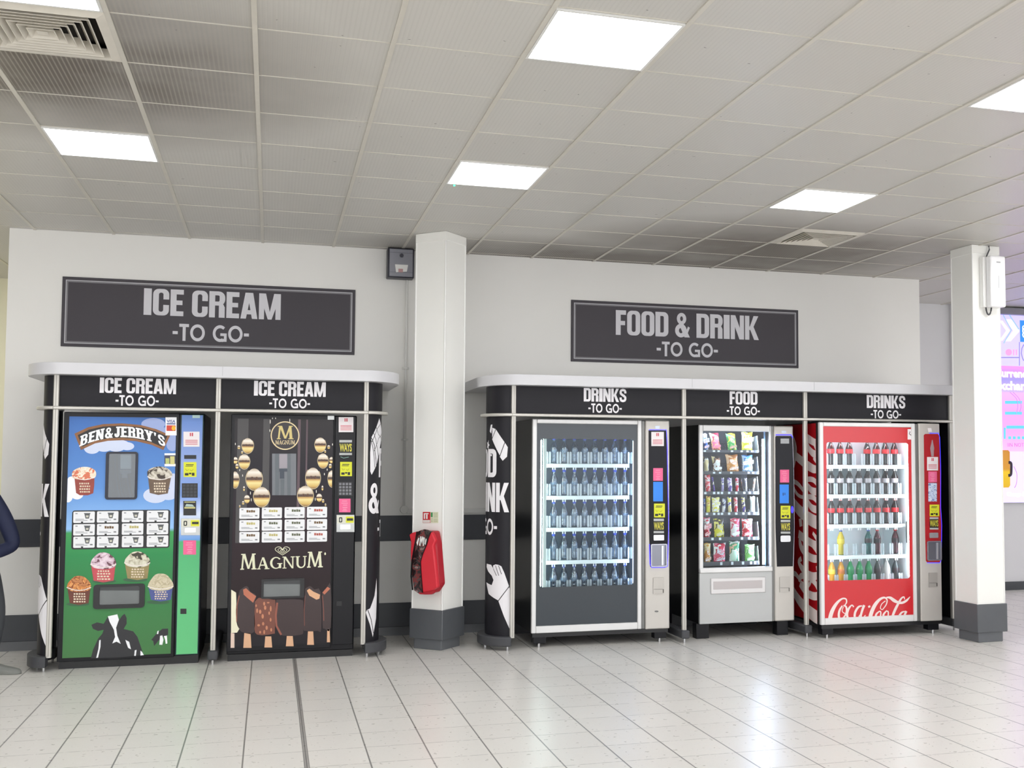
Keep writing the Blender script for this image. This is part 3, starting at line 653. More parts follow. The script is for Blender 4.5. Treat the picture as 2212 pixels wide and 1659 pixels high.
def clip(poly, x, keep_left):
    out = []
    for p, q in zip(poly, poly[1:]+poly[:1]):
        a, b = (x-p[0], x-q[0]) if keep_left else (p[0]-x, q[0]-x)
        if a >= 0: out.append(p)
        if (a > 0 > b) or (a < 0 < b):
            k = a/(a-b); out.append((x, p[1]+(q[1]-p[1])*k))
    return out
def wrap(mb, curve, polys, d, step=0.02):
    """print flat shapes (u along the curve, v up) onto a curved end"""
    for n_, pl in enumerate(polys):
        for tri in tessellate_polygon([[Vector((a, b, 0)) for a, b in pl]]):
            t = [pl[i] for i in tri]; lo, hi = min(q[0] for q in t), max(q[0] for q in t)
            if hi-lo < 1e-5 or lo > curve.L-.01: continue
            k = int(lo//step)
            while k*step < hi:
                c = clip(clip(t, k*step, False), (k+1)*step, True)
                if len(c) >= 3: mb.add([curve.p(a, b, d+1.3e-5*(n_ % 67)) for a, b in c], [tuple(range(len(c)))])
                k += 1
    return mb
def sheet(curve, v0, v1, d0, d1, u0=0.0):
    m = MB(); us = [u0+(curve.L-u0)*i/40 for i in range(41)]
    vs = [curve.p(u, v, d) for u in us for v, d in ((v0, d1), (v1, d1), (v1, d0), (v0, d0))]
    fs = [(4*i+k, 4*i+(k+1) % 4, 4*i+4+(k+1) % 4, 4*i+4+k) for i in range(40) for k in range(4)]
    return m.add(vs, fs+[(3, 2, 1, 0), (160, 161, 162, 163)])
def kiosk(name, label, posts, words, aL, bL, aR, bR, over, loc):
    t = thing(name, label, 'vending kiosk', loc, 'vending kiosks'); p0, p1 = posts[0], posts[-1]
    xl = p0-aL-over[0]; xr = p1+aR+over[1] if aR else p1+0.03
    pl = [(xl, -0.004)]+arc(xl+.30, -1.17+.42, .30, .42, 180, 270, 12)
    pl += (arc(xr-.30, -1.17+.42, .30, .42, 270, 360, 12) if aR else [(xr, -1.17)])+[(xr, -0.004)]
    top = Frame((0, 0, 2.152), (1, 0, 0), (0, 1, 0), (0, 0, 1))
    obj('canopy', MB().poly(top, pl, 0, 0.088), CANOPY, t, bevel=0.012, seg=3)
    gr = MB()
    for x in posts[1:-1]: gr.box(x+0.03, x+0.033, -1.1712, -1.15, 2.166, 2.238)
    obj('canopy_joint', gr, M('joint_grey', (176, 176, 180), 0.4), t)
    cl = EndCurve(p0-0.014, -1, aL, bL); cr_ = EndCurve(p1+0.014, 1, aR, bR) if aR else None
    for c in (cl, cr_):
        if not c: continue
        e = obj('end_panel', sheet(c, 0.10, 1.905, -0.012, 0), FASCIA, t, smooth=True)
        obj('end_fascia', sheet(c, 1.924, 2.152, -0.012, 0.004), FASCIA, t, smooth=True)
        obj('end_rail', sheet(c, 1.900, 1.924, -0.01, 0.052), ALU, t, bevel=0.006)
        obj('end_shoe', sheet(c, 0.035, 0.112, -0.05, 0.062), SHOE, t, bevel=0.015)
        ft = MB()
        for u in (0.02, c.L*0.5, c.L*0.95): q = c.p(u, 0); ft.tube([(q.x, q.y, 0), (q.x, q.y, 0.04)], 0.009, 8)
        obj('shoe_foot', ft, CHROME, t)
        art = (LEFT_ART if c is cl else RIGHT_ART)
        m = MB(); wrap(m, c, art['white'], 0.0012); obj('end_print', m, LETTER, e)
        m = MB(); wrap(m, c, art['black'], 0.0018); obj('print_line', m, INK, e)
    if not aR: obj('end_panel', MB().box(p1+.008, p1+.020, -1.03, -0.04, 0.10, 2.152), FASCIA, t)
    obj('rail', MB().box(p0-0.02, p1+0.02, -1.082, -1.035, 1.900, 1.924), ALU, t, bevel=0.007)
    for k, x in enumerate(posts):
        m = MB(); m.poly(Frame((x, YF, 0.10), (1, 0, 0), (0, 1, 0), (0, 0, 1)), rrect(-.019, -.019, .019, .019, .009), 0, 2.052)
        po = obj('post', m, ALU, t, smooth=True)
        obj('post_groove', MB().box(x-.003, x+.003, YF-.0195, YF-.015, 0.11, 2.15), M('groove_grey', (150, 147, 140), 0.4, 0.5), po)
        if 0 < k < len(posts)-1 or (k == len(posts)-1 and not aR):
            obj('post_shoe', MB().box(x-.036, x+.036, -1.10, -0.08, 0.035, 0.105), SHOE, t, bevel=0.012)
            obj('shoe_foot', MB().tube([(x, -1.06, 0), (x, -1.06, 0.04)], 0.009, 8), CHROME, t)
    F = front(-1.045)
    for (a, b), (word, wx0, wx1, wy0, wy1, tx0, tx1, ty0, ty1) in zip(zip(posts, posts[1:]), words):
        f = obj('fascia', MB().box(a+0.012, b-0.012, -1.045, -1.03, 1.92, 2.155), FASCIA, t)
        K = lambda x, y: F.px(x, y)
        h = K(wx0, wy0)[1]-K(wx0, wy1)[1]; x0, x1 = K(wx0, wy0)[0], K(wx1, wy0)[0]; mid = K((wx0+wx1)/2, wy1)
        words_of('lettering', F, word, HEAVY, (x0+x1)/2, mid[1], h, x1-x0, .05, 0, 0.0015, LETTER, f)
        x0, x1 = K(tx0, ty0)[0], K(tx1, ty0)[0]; mid = K((tx0+tx1)/2, ty1)
        words_of('lettering', F, '-TO GO-', ROUND, (x0+x1)/2, mid[1], K(tx0, ty0)[1]-K(tx0, ty1)[1], x1-x0, .09, 0, 0.0015, LETTER, f)
    return t
# prints on the curved ends, traced in the plane of the developed sheet
_c2 = EndCurve(1.908-0.014, -1, 0.165, 0.20); _c1 = EndCurve(0.717+0.014, 1, 0.125, 0.18)
def _tl(*pts): return [_c2.inv(1020+x/3.191, 880+y/3.191) for x, y in pts]
def _tr(*pts): return [_c1.inv(770+x/3.075, 880+y/3.075) for x, y in pts]
def _mir(ps): return [[(-a, b) for a, b in q] for q in ps]
def _txt(left):
    o = []
    for s, font, w, h, z, tk in (('FOOD', HEAVY, .46, .232, 1.40, .05), ('& DRINK', HEAVY, .68, .240, 1.115, .05), ('-TO GO-', ROUND, .48, .135, .925, .09)):
        ps = line_of(s, font, 0.0, z, h, w, tk)
        o += [[((0.356-a) if left else (0.356+a), b) for a, b in q] for q in ps]
    return o
_b = _tl((125, 120), (135, 118), (133, 140), (128, 180), (118, 165)), _tl((135, 140), (160, 150), (220, 240), (190, 335), (135, 220)), _tl((222, 242), (243, 275), (238, 340), (208, 368), (188, 340))
_hand = _tl((105, 1077), (135, 1085), (150, 1110), (148, 1090), (165, 1082), (185, 1085), (205, 1095), (225, 1140), (258, 1232), (185, 1330), (120, 1285), (103, 1205), (128, 1220), (140, 1225), (152, 1190), (140, 1160), (115, 1130), (104, 1100))
_arm = _tl((186, 1332), (258, 1240), (266, 1250), (264, 1528), (225, 1440))
_star = [(0.245+.03*(1 if i % 2 else .45)*math.cos(math.radians(36*i)), 1.665+.045*(1 if i % 2 else .45)*math.sin(math.radians(36*i))) for i in range(10)]
LEFT_ART = {'white': list(_b)+[_hand, _arm, _star, _tl((112, 322), (134, 322), (134, 336), (112, 336))]+_txt(True),
 'black': stroke(_tl((135, 216), (162, 148)), .006)+stroke(_tl((188, 338), (223, 240)), .006)+stroke(_tl((150, 1110), (172, 1160)), .005)+stroke(_tl((165, 1090), (188, 1160)), .005)+stroke(_tl((186, 1090), (206, 1150)), .005)+stroke(_tl((186, 1334), (210, 1300), (260, 1232)), .006)}
_bar = _tr((143, 72), (163, 180), (150, 260), (128, 385), (98, 448), (88, 425), (86, 300), (92, 200))
_hand2 = _tr((140, 1135), (143, 1230), (140, 1400), (120, 1525), (100, 1440), (85, 1400), (72, 1362), (80, 1345), (100, 1335), (128, 1250))
RIGHT_ART = {'white': [_bar, _hand2]+_txt(False),
 'black': stroke(_tr((92, 200), (112, 250), (128, 385)), .006)+stroke(_tr((105, 165), (122, 215), (140, 330)), .005)+stroke(_tr((120, 125), (138, 180), (155, 240)), .005)+stroke(_tr((90, 215), (108, 290), (118, 400)), .005)+stroke(_tr((96, 230), (130, 140), (150, 110)), .005)+stroke(_tr((112, 290), (140, 205), (160, 165)), .005)+stroke(_tr((85, 1345), (108, 1410), (124, 1500)), .006)}
kiosk('ice_cream_kiosk', 'ice cream kiosk with white rounded canopy and silver posts around the two ice cream machines', [-1.520, -0.393, 0.717],
      [('ICE CREAM', 216, 381, 817, 850, 250, 343, 854, 877), ('ICE CREAM', 549, 704, 824, 856, 582, 670, 861, 882)], 0.095, 0.18, 0.125, 0.18, (.145, .16), (-0.4, -0.55, 0))
kiosk('drinks_kiosk', 'long kiosk with white canopy and three bays labelled DRINKS, FOOD and DRINKS', [1.908, 3.403, 4.556, 6.048],
      [('DRINKS', 1261, 1353, 839, 868, 1271, 1343, 872, 892), ('FOOD', 1576, 1636, 846, 874, 1570, 1641, 878, 897), ('DRINKS', 1872, 1955, 854, 882, 1881, 1946, 886, 904)], 0.165, 0.20, 0, 0, (.075, 0), (4.0, -0.55, 0))
# ================================================================== ice cream machines
PANEL = M('machine_black', (22, 22, 26), 0.3, var=0.08, spec=0.25)
GREYG = GLASS('tinted_pane', (120, 128, 136), refl=0.12)
BTN = M('button_white', (236, 237, 240), 0.3, var=0.01)
YEL = M('sticker_yellow', (222, 226, 44), 0.45, var=0.02); PINK = M('sticker_pink', (240, 104, 152), 0.5, var=0.02)
PAPER = M('sticker_paper', (238, 232, 234), 0.6, var=0.02); REDI = M('red_ink', (200, 60, 80), 0.5); GREYI = M('grey_ink', (130, 132, 136), 0.5)
STEEL = M('steel_plate', (176, 178, 176), 0.3, 0.6)
class Art:
    """flat prints and small fittings on one machine front"""
    base = 0
    def __init__(s, t, F): s.t, s.F, s.n = t, F, 0
    def K(s, ox, oy, k): s.k = s.F.tr(ox, oy, k); return s.k
    def put(s, name, pts, mat, layer=1, parent=None, h=0.0006, label=None, bevel=0.0):
        d = 0.0007*layer; m = MB()
        if isinstance(pts[0][0], (int, float)): m.poly(s.F, pts, d-0.0006, d+h)
        else: m.polys(s.F, pts, d-0.0006, d+h)
        return obj(name, m, mat, parent or s.t, label=label, bevel=bevel)
    def q(s, x0, y0, x1, y1): return s.k((x0, y1), (x1, y1), (x1, y0), (x0, y0))
    def rq(s, x0, y0, x1, y1, r=0.01):
        a = s.k((x0, y1), (x1, y1), (x1, y0), (x0, y0)); u0, u1 = (a[0][0]+a[3][0])/2, (a[1][0]+a[2][0])/2; v0, v1 = (a[0][1]+a[1][1])/2, (a[2][1]+a[3][1])/2
        return rrect(u0, v0, u1, v1, r)
def sticker_notice(A, x0, y0, x1, y1, name='paper_notice'):
    e = A.put(name, A.q(x0, y0, x1, y1), PAPER, 2); w, h = x1-x0, y1-y0
    A.put('notice_text', [A.q(x0+w*.4, y0+h*.08, x0+w*.47, y0+h*.3), A.q(x0+w*.52, y0+h*.08, x0+w*.6, y0+h*.3)]+[A.q(x0+w*.12, y0+h*y, x0+w*.88, y0+h*(y+.035)) for y in (.55, .63, .72, .82)], REDI, 3, e)
def sticker_yellow(A, x0, y0, x1, y1):
    e = A.put('yellow_sticker', A.q(x0, y0, x1, y1), YEL, 2); w, h = x1-x0, y1-y0
    A.put('sticker_text', [A.q(x0+w*.18, y0+h*.15, x0+w*.78, y0+h*.2), A.q(x0+w*.14, y0+h*.25, x0+w*.72, y0+h*.29)]+[A.q(x0+w*.1, y0+h*.74, x0+w*.38, y0+h*.9), A.q(x0+w*.42, y0+h*.72, x0+w*.6, y0+h*.82), A.q(x0+w*.64, y0+h*.72, x0+w*.84, y0+h*.92)]+stroke(A.k((x0+w*.15, y0+h*.45), (x0+w*.25, y0+h*.58), (x0+w*.4, y0+h*.5)), .002)+stroke(A.k((x0+w*.5, y0+h*.52), (x0+w*.62, y0+h*.6), (x0+w*.75, y0+h*.48)), .002), INK, 3, e)
def sticker_pink(A, x0, y0, x1, y1):
    e = A.put('pink_sticker', A.q(x0, y0, x1, y1), PINK, 2); w, h = x1-x0, y1-y0
    A.put('sticker_text', [A.q(x0+w*a, y0+h*b, x0+w*c, y0+h*(b+.05)) for a, b, c in ((.25, .15, .7), (.2, .3, .75), (.35, .45, .7), (.3, .62, .72), (.35, .75, .65), (.28, .86, .7))], M('pink_pale', (250, 160, 190), 0.5), 3, e)
def sign_ways(A, x0, y0, x1, y1):
    """black and yellow payment sign between two grey bars"""
    w, h = x1-x0, y1-y0
    e = A.put('payment_sign', A.q(x0, y0, x1, y1), INK, 2)
    A.put('sign_bar', [A.q(x0, y0, x1, y0+h*.16), A.q(x0, y0+h*.86, x1, y1)], M('sign_grey', (186, 188, 188), 0.4), 3, e)
    a = A.k((x0+w*.02, y0+h*.74), (x0+w*.98, y0+h*.74), (x0, y0+h*.24)); hh = a[2][1]-a[0][1]
    btext('lettering', 'WAYS', A.F, a[0][0], a[0][1], hh, M('sign_yellow', (216, 206, 70), 0.4), e, 0.03, width=a[1][0]-a[0][0], d1=0.0007*(A.base+3)+.0012)
def keypad(A, x0, y0, x1, y1, mat, back=None):
    w, h = (x1-x0)/4, (y1-y0)/4
    e = A.put('keypad', A.q(x0-6, y0-6, x1+6, y1+6), back or BLACK, 2)
    for r in range(4):
        for c in range(4): A.put('key', A.rq(x0+c*w+w*.14, y0+r*h+h*.14, x0+(c+1)*w-w*.14, y0+(r+1)*h-h*.14, .002), mat, 3, e, h=0.004)
def coin_unit(A, x0, y0, x1, y1):
    w, h = x1-x0, y1-y0
    e = A.put('coin_unit', A.q(x0, y0, x1, y1), STEEL, 2, h=0.004)
    A.put('coin_label', A.q(x0+w*.03, y0+h*.04, x1-w*.03, y0+h*.5), M('label_ivory', (222, 222, 206), 0.5), 8, e)
    A.put('coin_sticker', A.q(x0+w*.52, y0+h*.1, x0+w*.96, y0+h*.46), YEL, 9, e); A.put('coin_sticker_text', [A.q(x0+w*.58, y0+h*.2, x0+w*.92, y0+h*.34)], INK, 10, e)
    A.put('coin_icon', ring(A.rq(x0+w*.14, y0+h*.14, x0+w*.32, y0+h*.44, .006), A.rq(x0+w*.19, y0+h*.2, x0+w*.27, y0+h*.38, .004), True), INK, 9, e)
    A.put('coin_slot', A.rq(x0+w*.2, y0+h*.56, x0+w*.78, y0+h*.84, .006), M('coin_chrome', (206, 208, 208), 0.2, 0.7), 8, e, h=0.004)
def selection(A, cols, rows, w, h, tilt, panel, cups):
    """twelve white choice buttons, each with a little picture"""
    if panel: A.put('button_panel', A.rq(*panel, .018), BLACK, 2)
    k = 0
    for r, y in enumerate(rows):
        for c, x in enumerate(cols):
            y0 = y-tilt*c; b = A.put('selection_button', A.rq(x, y0, x+w, y0+h, .008), BTN, 3, h=0.005)
            kind = cups[k]; k += 1; L = 11
            if kind == 'cup':
                A.put('button_picture', [A.k((x+w*.52, y0+h*.2), (x+w*.78, y0+h*.2), (x+w*.73, y0+h*.62), (x+w*.57, y0+h*.62)), A.q(x+w*.5, y0+h*.13, x+w*.8, y0+h*.2)], M('picture_cup', (88, 92, 94), 0.5), L, b)
                A.put('cup_band', A.k((x+w*.59, y0+h*.34), (x+w*.72, y0+h*.34), (x+w*.70, y0+h*.52), (x+w*.6, y0+h*.52)), M('picture_pale', (206, 204, 190), 0.5), L+1, b)
            else:
                col = {'bar': (110, 84, 50), 'gold': (190, 180, 110), 'red': (176, 84, 70), 'dark': (92, 98, 70)}[kind]
                A.put('button_picture', [A.q(x+w*(.36+.11*j), y0+h*(.2+.03*(j % 2)), x+w*(.45+.11*j), y0+h*.42) for j in range(4)], M('picture_'+kind, col, 0.5), L, b)
            A.put('button_text', [A.q(x+w*.1, y0+h*.14, x+w*.2, y0+h*.22), A.q(x+w*.1, y0+h*.66, x+w*.5, y0+h*.7), A.q(x+w*.1, y0+h*.76, x+w*.66, y0+h*.8), A.q(x+w*.78, y0+h*.66, x+w*.9, y0+h*.78)], GREYI, L, b)
            if panel: A.put('button_notch', A.q(x+w*.36, y0+h*.88, x+w*.46, y0+h), BLACK, L, b)
def hatch(A, outer, inner, r):
    e = A.put('delivery_hatch', [q for q in ring(A.rq(*outer, r), A.rq(*inner, r*.5), True)], BLACK, 2, h=0.012)
    A.put('hatch_flap', A.rq(*inner, r*.5), M('hatch_grey', (112, 116, 116), 0.25, 0.2, var=0.15, scale=5), 2, e)
    x0, y0, x1, y1 = inner
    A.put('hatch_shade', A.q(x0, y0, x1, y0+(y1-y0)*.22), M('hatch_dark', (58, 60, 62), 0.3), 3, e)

def cup(A, name, blob, body, cmat, bmat, rim=True, text=(236, 226, 206)):
    e = A.put(name, A.k(*body), bmat, 4)
    A.put('ice_cream', A.k(*smooth_path(blob+[blob[0]], 4)), cmat, 6, e)
    xs = [p[0] for p in body]; ys = [p[1] for p in body]; x0, x1, y0, y1 = min(xs), max(xs), min(ys), max(ys); w, h = x1-x0, y1-y0
    if rim: A.put('cup_rim', stroke(A.k((x0-6, y0-4), (x0+w*.25, y0+h*.12), (x0+w*.5, y0+h*.16), (x0+w*.75, y0+h*.12), (x1+6, y0-4)), .006), M('rim_white', (240, 232, 226), 0.4), 7, e)
    rr = random.Random(int(x0)); bars = []
    for i in range(4):
        x = .24+.04*rr.random()
        while x < .74:
            w_ = .05+.05*rr.random(); bars.append(A.q(x0+w*x, y0+h*(.32+.15*i), x0+w*min(x+w_, .78), y0+h*(.32+.15*i+.085))); x += w_+.035
    A.put('cup_lettering', bars, M('cup_text', (226, 210, 186), 0.5), 6, e)

# ---- machine with the cow picture
t = thing('ice_cream_machine', 'ice cream vending machine with blue sky and green meadow print and a cow picture', 'vending machine', (-0.98, -0.6, 0))
obj('cabinet', MB().box(-1.474, -0.490, -0.975, -0.14, 0.06, 1.886), PANEL, t, bevel=0.008)
obj('base', MB().box(-1.465, -0.50, -0.97, -0.16, 0, 0.06), BLACK, t)
F = front(-1.0)
door = obj('door', MB().box(-1.474, -0.672, -0.9993, -0.975, 0.055, 1.884), PANEL, t, bevel=0.004)
A = Art(t, F); K1 = A.K(60, 760, 4.6095)
SKY = RAMP('meadow_print', [(0, (74, 124, 74)), (.25, (58, 128, 72)), (.42, (44, 140, 78)), (.515, (60, 158, 84)), (.53, (150, 196, 246)), (.70, (92, 146, 218)), (1, (58, 108, 182))], rough=0.25, spec=0.3)
A.put('door_print', rect(-1.437, 0.083, -0.694, 1.852), SKY, 1)
WHT = M('print_white', (246, 248, 252), 0.3, var=0.01); LAV = M('print_cloud', (206, 216, 240), 0.3, var=0.02)
cl = lambda *es: [K1(*ell(*e)) for e in es]
DX = lambda ps: [[(min(max(a, -1.436), -0.695), b) for a, b in q] for q in ps]
A.put('cloud', DX(cl((640, 960, 80, 56), (760, 955, 80, 40), (880, 950, 90, 44), (990, 940, 70, 40), (810, 915, 200, 50))), LAV, 2)
A.put('cloud', DX(cl((1250, 720, 120, 60), (1380, 830, 120, 80), (1440, 920, 60, 70))), M('print_cloud_blue', (150, 168, 216), 0.3, var=0.02), 2)
A.put('cloud', DX(cl((440, 1330, 70, 90), (490, 1400, 70, 70), (400, 1430, 50, 70))), WHT, 2)
A.put('cloud', DX(cl((1270, 1430, 120, 76), (1400, 1420, 90, 56), (1450, 1300, 50, 90))), LAV, 2)
ban = [(465, 815), (600, 752), (750, 720), (940, 712), (1130, 730), (1280, 770), (1420, 830), (1350, 978), (1230, 925), (1080, 890), (940, 880), (800, 886), (670, 912), (530, 978)]
e = A.put('name_banner', K1(*ban), M('banner_wood', (140, 92, 52), 0.4, var=0.25, scale=30), 3)
inn = [(498, 830), (610, 775), (750, 744), (940, 735), (1130, 752), (1270, 790), (1390, 842), (1335, 945), (1230, 900), (1080, 866), (940, 855), (800, 862), (660, 890), (545, 945)]
A.put('banner_field', K1(*inn), INK, 4, e)
ps, w = letters("BEN & JERRY'S".replace(' ', ''), SLAB, .13)
def arch(a, b):
    x = 522+a/w*850; return (x-(x-940)*.03*b, 850+84*((x-940)/400)**2-b*106)
sub = []
for q in ps:
    pts = []
    for p, r in zip(q, q[1:]+q[:1]):
        for i in range(3): pts.append((p[0]+(r[0]-p[0])*i/3, p[1]+(r[1]-p[1])*i/3))
    sub.append(K1(*[arch(*p) for p in pts]))
A.put('lettering', sub, WHT, 5, e)
# viewing window with the picking arm behind
e = A.put('viewing_window', ring(A.rq(775, 995, 1095, 1470, .02), A.rq(806, 1016, 1070, 1450, .008), True), M('window_navy', (16, 20, 40), 0.35), 2, h=0.010)
A.put('window_back', A.rq(806, 1016, 1070, 1450, .006), M('window_grey', (96, 102, 110), 0.3, var=0.15, scale=3), 1, e)
A.put('picking_arm', [A.q(922, 1025, 1030, 1165)], M('arm_pale', (140, 146, 150), 0.3), 2, e)
A.put('picking_head', [A.q(918, 1172, 1032, 1212), A.q(940, 1212, 992, 1258)], M('arm_dark', (62, 70, 82), 0.4), 2, e)
A.put('window_pane', A.rq(806, 1016, 1070, 1450, .006), GLASS('clear_pane', (225, 232, 236), refl=0.06), 10, e)
cup(A, 'cup_picture', [(440, 1235), (450, 1190), (500, 1158), (560, 1145), (620, 1152), (670, 1180), (682, 1220), (660, 1258), (560, 1275), (465, 1262)], [(465, 1245), (665, 1245), (662, 1330), (652, 1408), (600, 1428), (520, 1428), (482, 1405)], SPOTS('cream_strawberry', [(244, 226, 200), (250, 240, 226), (238, 208, 180), (220, 120, 90)], 26), M('tub_red', (150, 56, 42), 0.35, var=0.35, scale=22))
cup(A, 'cup_picture', [(1190, 1195), (1220, 1162), (1300, 1142), (1380, 1155), (1430, 1195), (1436, 1240), (1390, 1265), (1215, 1265)], [(1198, 1245), (1428, 1245), (1395, 1410), (1300, 1425), (1215, 1405)], SPOTS('cream_cookie', [(222, 216, 204), (206, 200, 188), (180, 172, 156), (70, 60, 54)], 26), M('tub_brown', (104, 82, 62), 0.35, var=0.35, scale=22))
e = A.put('card_sticker', A.q(1372, 652, 1482, 832), WHT, 4, label='white payment card sticker')
a = A.k((1384, 706), (1470, 706), (1384, 676)); btext('lettering', 'VISA', F, a[0][0], a[0][1], a[2][1]-a[0][1], M('visa_blue', (50, 70, 140), 0.4), e, 0.02, width=a[1][0]-a[0][0], d1=0.0045)
A.put('card_mark', [A.q(1384, 712, 1470, 722)], M('visa_blue', (0, 0, 0)), 6, e); A.put('card_mark', A.rq(1382, 732, 1472, 788, .004), M('card_red', (206, 60, 40), 0.4), 6, e); A.put('card_mark', A.k(*ell(1452, 760, 20, 24)), M('card_gold', (236, 180, 40), 0.4), 7, e)
e = A.put('notice_sticker', A.q(1362, 1010, 1472, 1140), M('notice_dark', (60, 66, 92), 0.4), 4); A.put('notice_picture', [A.q(1372, 1060, 1410, 1115)], M('notice_lime', (186, 196, 120), 0.4), 6, e); A.put('notice_picture', [A.q(1418, 1040, 1462, 1120)], M('notice_khaki', (206, 200, 130), 0.4), 6, e); A.put('notice_edge', [A.q(1362, 1116, 1472, 1140), A.q(1362, 1010, 1472, 1030)], WHT, 5, e)
# lower half
K2 = A.K(60, 1100, 4.6095)
selection(A, [455, 690, 938, 1186], [23, 148, 271], 213, 112, 3.5, (438, 8, 1416, 392), ['cup', 'cup', 'cup', 'cup', 'cup', 'bar', 'gold', 'cup', 'cup', 'cup', 'cup', 'cup'])
SH = M('print_shade', (40, 92, 54), 0.3)
A.put('print_shadow', [K2(*ell(760, 716, 120, 22)), K2(*ell(1070, 702, 122, 22)), K2(*ell(500, 945, 115, 20)), K2(*ell(1300, 925, 115, 20))], SH, 2)  # shadows under the cups, coloured into the door artwork as dark green ellipses
def tub(x0, x1, y0, y1, c, b, r=.40):
    w, h = x1-x0, y1-y0; y = y0+h*r
    cup(A, 'cup_picture', [(x0, y), (x0+w*.06, y-h*.16), (x0+w*.28, y0+h*.05), (x0+w*.5, y0), (x0+w*.74, y0+h*.05), (x0+w*.95, y-h*.18), (x1, y), (x0+w*.86, y+h*.11), (x0+w*.5, y+h*.16), (x0+w*.14, y+h*.11)], [(x0+w*.02, y+3), (x1-w*.02, y+3), (x1-w*.1, y1-h*.06), (x0+w*.5, y1), (x0+w*.12, y1-h*.06)], c, b)
tub(625, 880, 430, 728, SPOTS('cream_cherry', [(236, 218, 228), (222, 198, 212), (206, 178, 192), (110, 70, 82)], 26), M('tub_pink', (196, 74, 84), 0.35, var=0.35, scale=22))
tub(962, 1218, 420, 705, SPOTS('cream_chip', [(224, 222, 204), (212, 208, 188), (190, 184, 160), (66, 62, 50)], 26), M('tub_olive', (150, 134, 84), 0.35, var=0.35, scale=22))
tub(390, 630, 662, 952, SPOTS('cream_caramel', [(206, 124, 60), (226, 160, 96), (150, 80, 36), (196, 130, 80)], 26), M('tub_orange', (104, 48, 30), 0.35, var=0.35, scale=22))
tub(1196, 1450, 640, 918, SPOTS('cream_vanilla', [(206, 196, 166), (216, 206, 180), (190, 178, 146), (212, 202, 172)], 25), M('tub_blue', (74, 86, 148), 0.35, var=0.35, scale=22), .46)
hatch(A, (655, 745, 1165, 985), (715, 770, 1112, 946), .022)
cow = [(628, 1484), (650, 1400), (700, 1290), (742, 1240), (756, 1200), (700, 1212), (650, 1190), (634, 1150), (690, 1126), (756, 1140), (800, 1068), (890, 1046), (912, 1100), (938, 1062), (964, 1040), (984, 1080), (985, 1140), (955, 1192), (1050, 1215), (1092, 1270), (1130, 1380), (1152, 1452), (900, 1476)]
e = A.put('cow_picture', K2(*cow), M('print_black', (34, 34, 38), 0.3), 2)
A.put('cow_patch', [K2((798, 1066), (892, 1046), (908, 1100), (880, 1180), (892, 1260), (926, 1340), (884, 1318), (842, 1336), (870, 1272), (858, 1200), (815, 1120)), K2((712, 1305), (726, 1300), (724, 1370), (700, 1478), (682, 1480), (704, 1390)), K2((972, 1300), (1010, 1320), (1028, 1394), (1000, 1380), (985, 1340)), K2((1066, 1404), (1084, 1400), (1076, 1460), (1060, 1458)), K2((1122, 1408), (1138, 1420), (1156, 1452), (1122, 1456))], WHT, 3, e)
e = A.put('small_cow_picture', K2((1230, 1300), (1280, 1240), (1340, 1190), (1398, 1188), (1398, 1250), (1340, 1272), (1300, 1310), (1258, 1362), (1250, 1312)), M('print_black', (0, 0, 0)), 2)
A.put('cow_patch', [K2((1318, 1260), (1340, 1256), (1352, 1300), (1340, 1350), (1310, 1348)), K2((1356, 1262), (1386, 1258), (1390, 1336), (1374, 1340), (1368, 1300)), K2((1290, 1216), (1304, 1206), (1300, 1240), (1286, 1244))], WHT, 3, e)
# control column
col = obj('control_column', MB().box(-0.664, -0.497, -0.996, -0.975, 0.066, 1.880), M('column_edge', (30, 60, 60), 0.35), t, bevel=0.004)
A.put('column_print', rect(-0.655, 0.075, -0.505, 1.874), RAMP('column_ink', [(0, (104, 200, 132)), (.30, (86, 190, 122)), (.468, (70, 176, 112)), (.475, (100, 156, 226)), (.53, (176, 206, 246)), (.58, (214, 226, 250)), (.66, (112, 150, 222)), (.8, (140, 164, 220)), (1, (86, 128, 200))], rough=0.3), 1)
A.K(60, 760, 4.6095)
A.put('latch', A.q(1640, 630, 1715, 660), M('latch_pale', (176, 206, 206), 0.4), 2, h=0.004)
sticker_notice(A, 1550, 795, 1710, 945)
A.put('note_slot', A.q(1558, 1028, 1678, 1066), INK, 2, h=0.003)
sticker_yellow(A, 1552, 1098, 1680, 1246)
keypad(A, 1540, 1315, 1686, 1446, M('key_dark', (48, 50, 58), 0.35))
e = A.put('display_box', A.q(1550, 1485, 1676, 1628), INK, 2, h=0.004); A.put('display_label', [A.q(1560, 1492, 1668, 1500), A.q(1560, 1545, 1668, 1560)], M('notice_khaki', (0, 0, 0)), 9, e); A.put('display_label', A.k((1566, 1540), (1580, 1514), (1640, 1520), (1660, 1542)), M('display_pale', (176, 196, 190), 0.4), 9, e)
A.K(60, 1100, 4.6095)
coin_unit(A, 1526, 92, 1716, 258); sticker_pink(A, 1548, 310, 1676, 452)
A.put('coin_return', A.q(1520, 990, 1580, 1042), INK, 2, h=0.002)

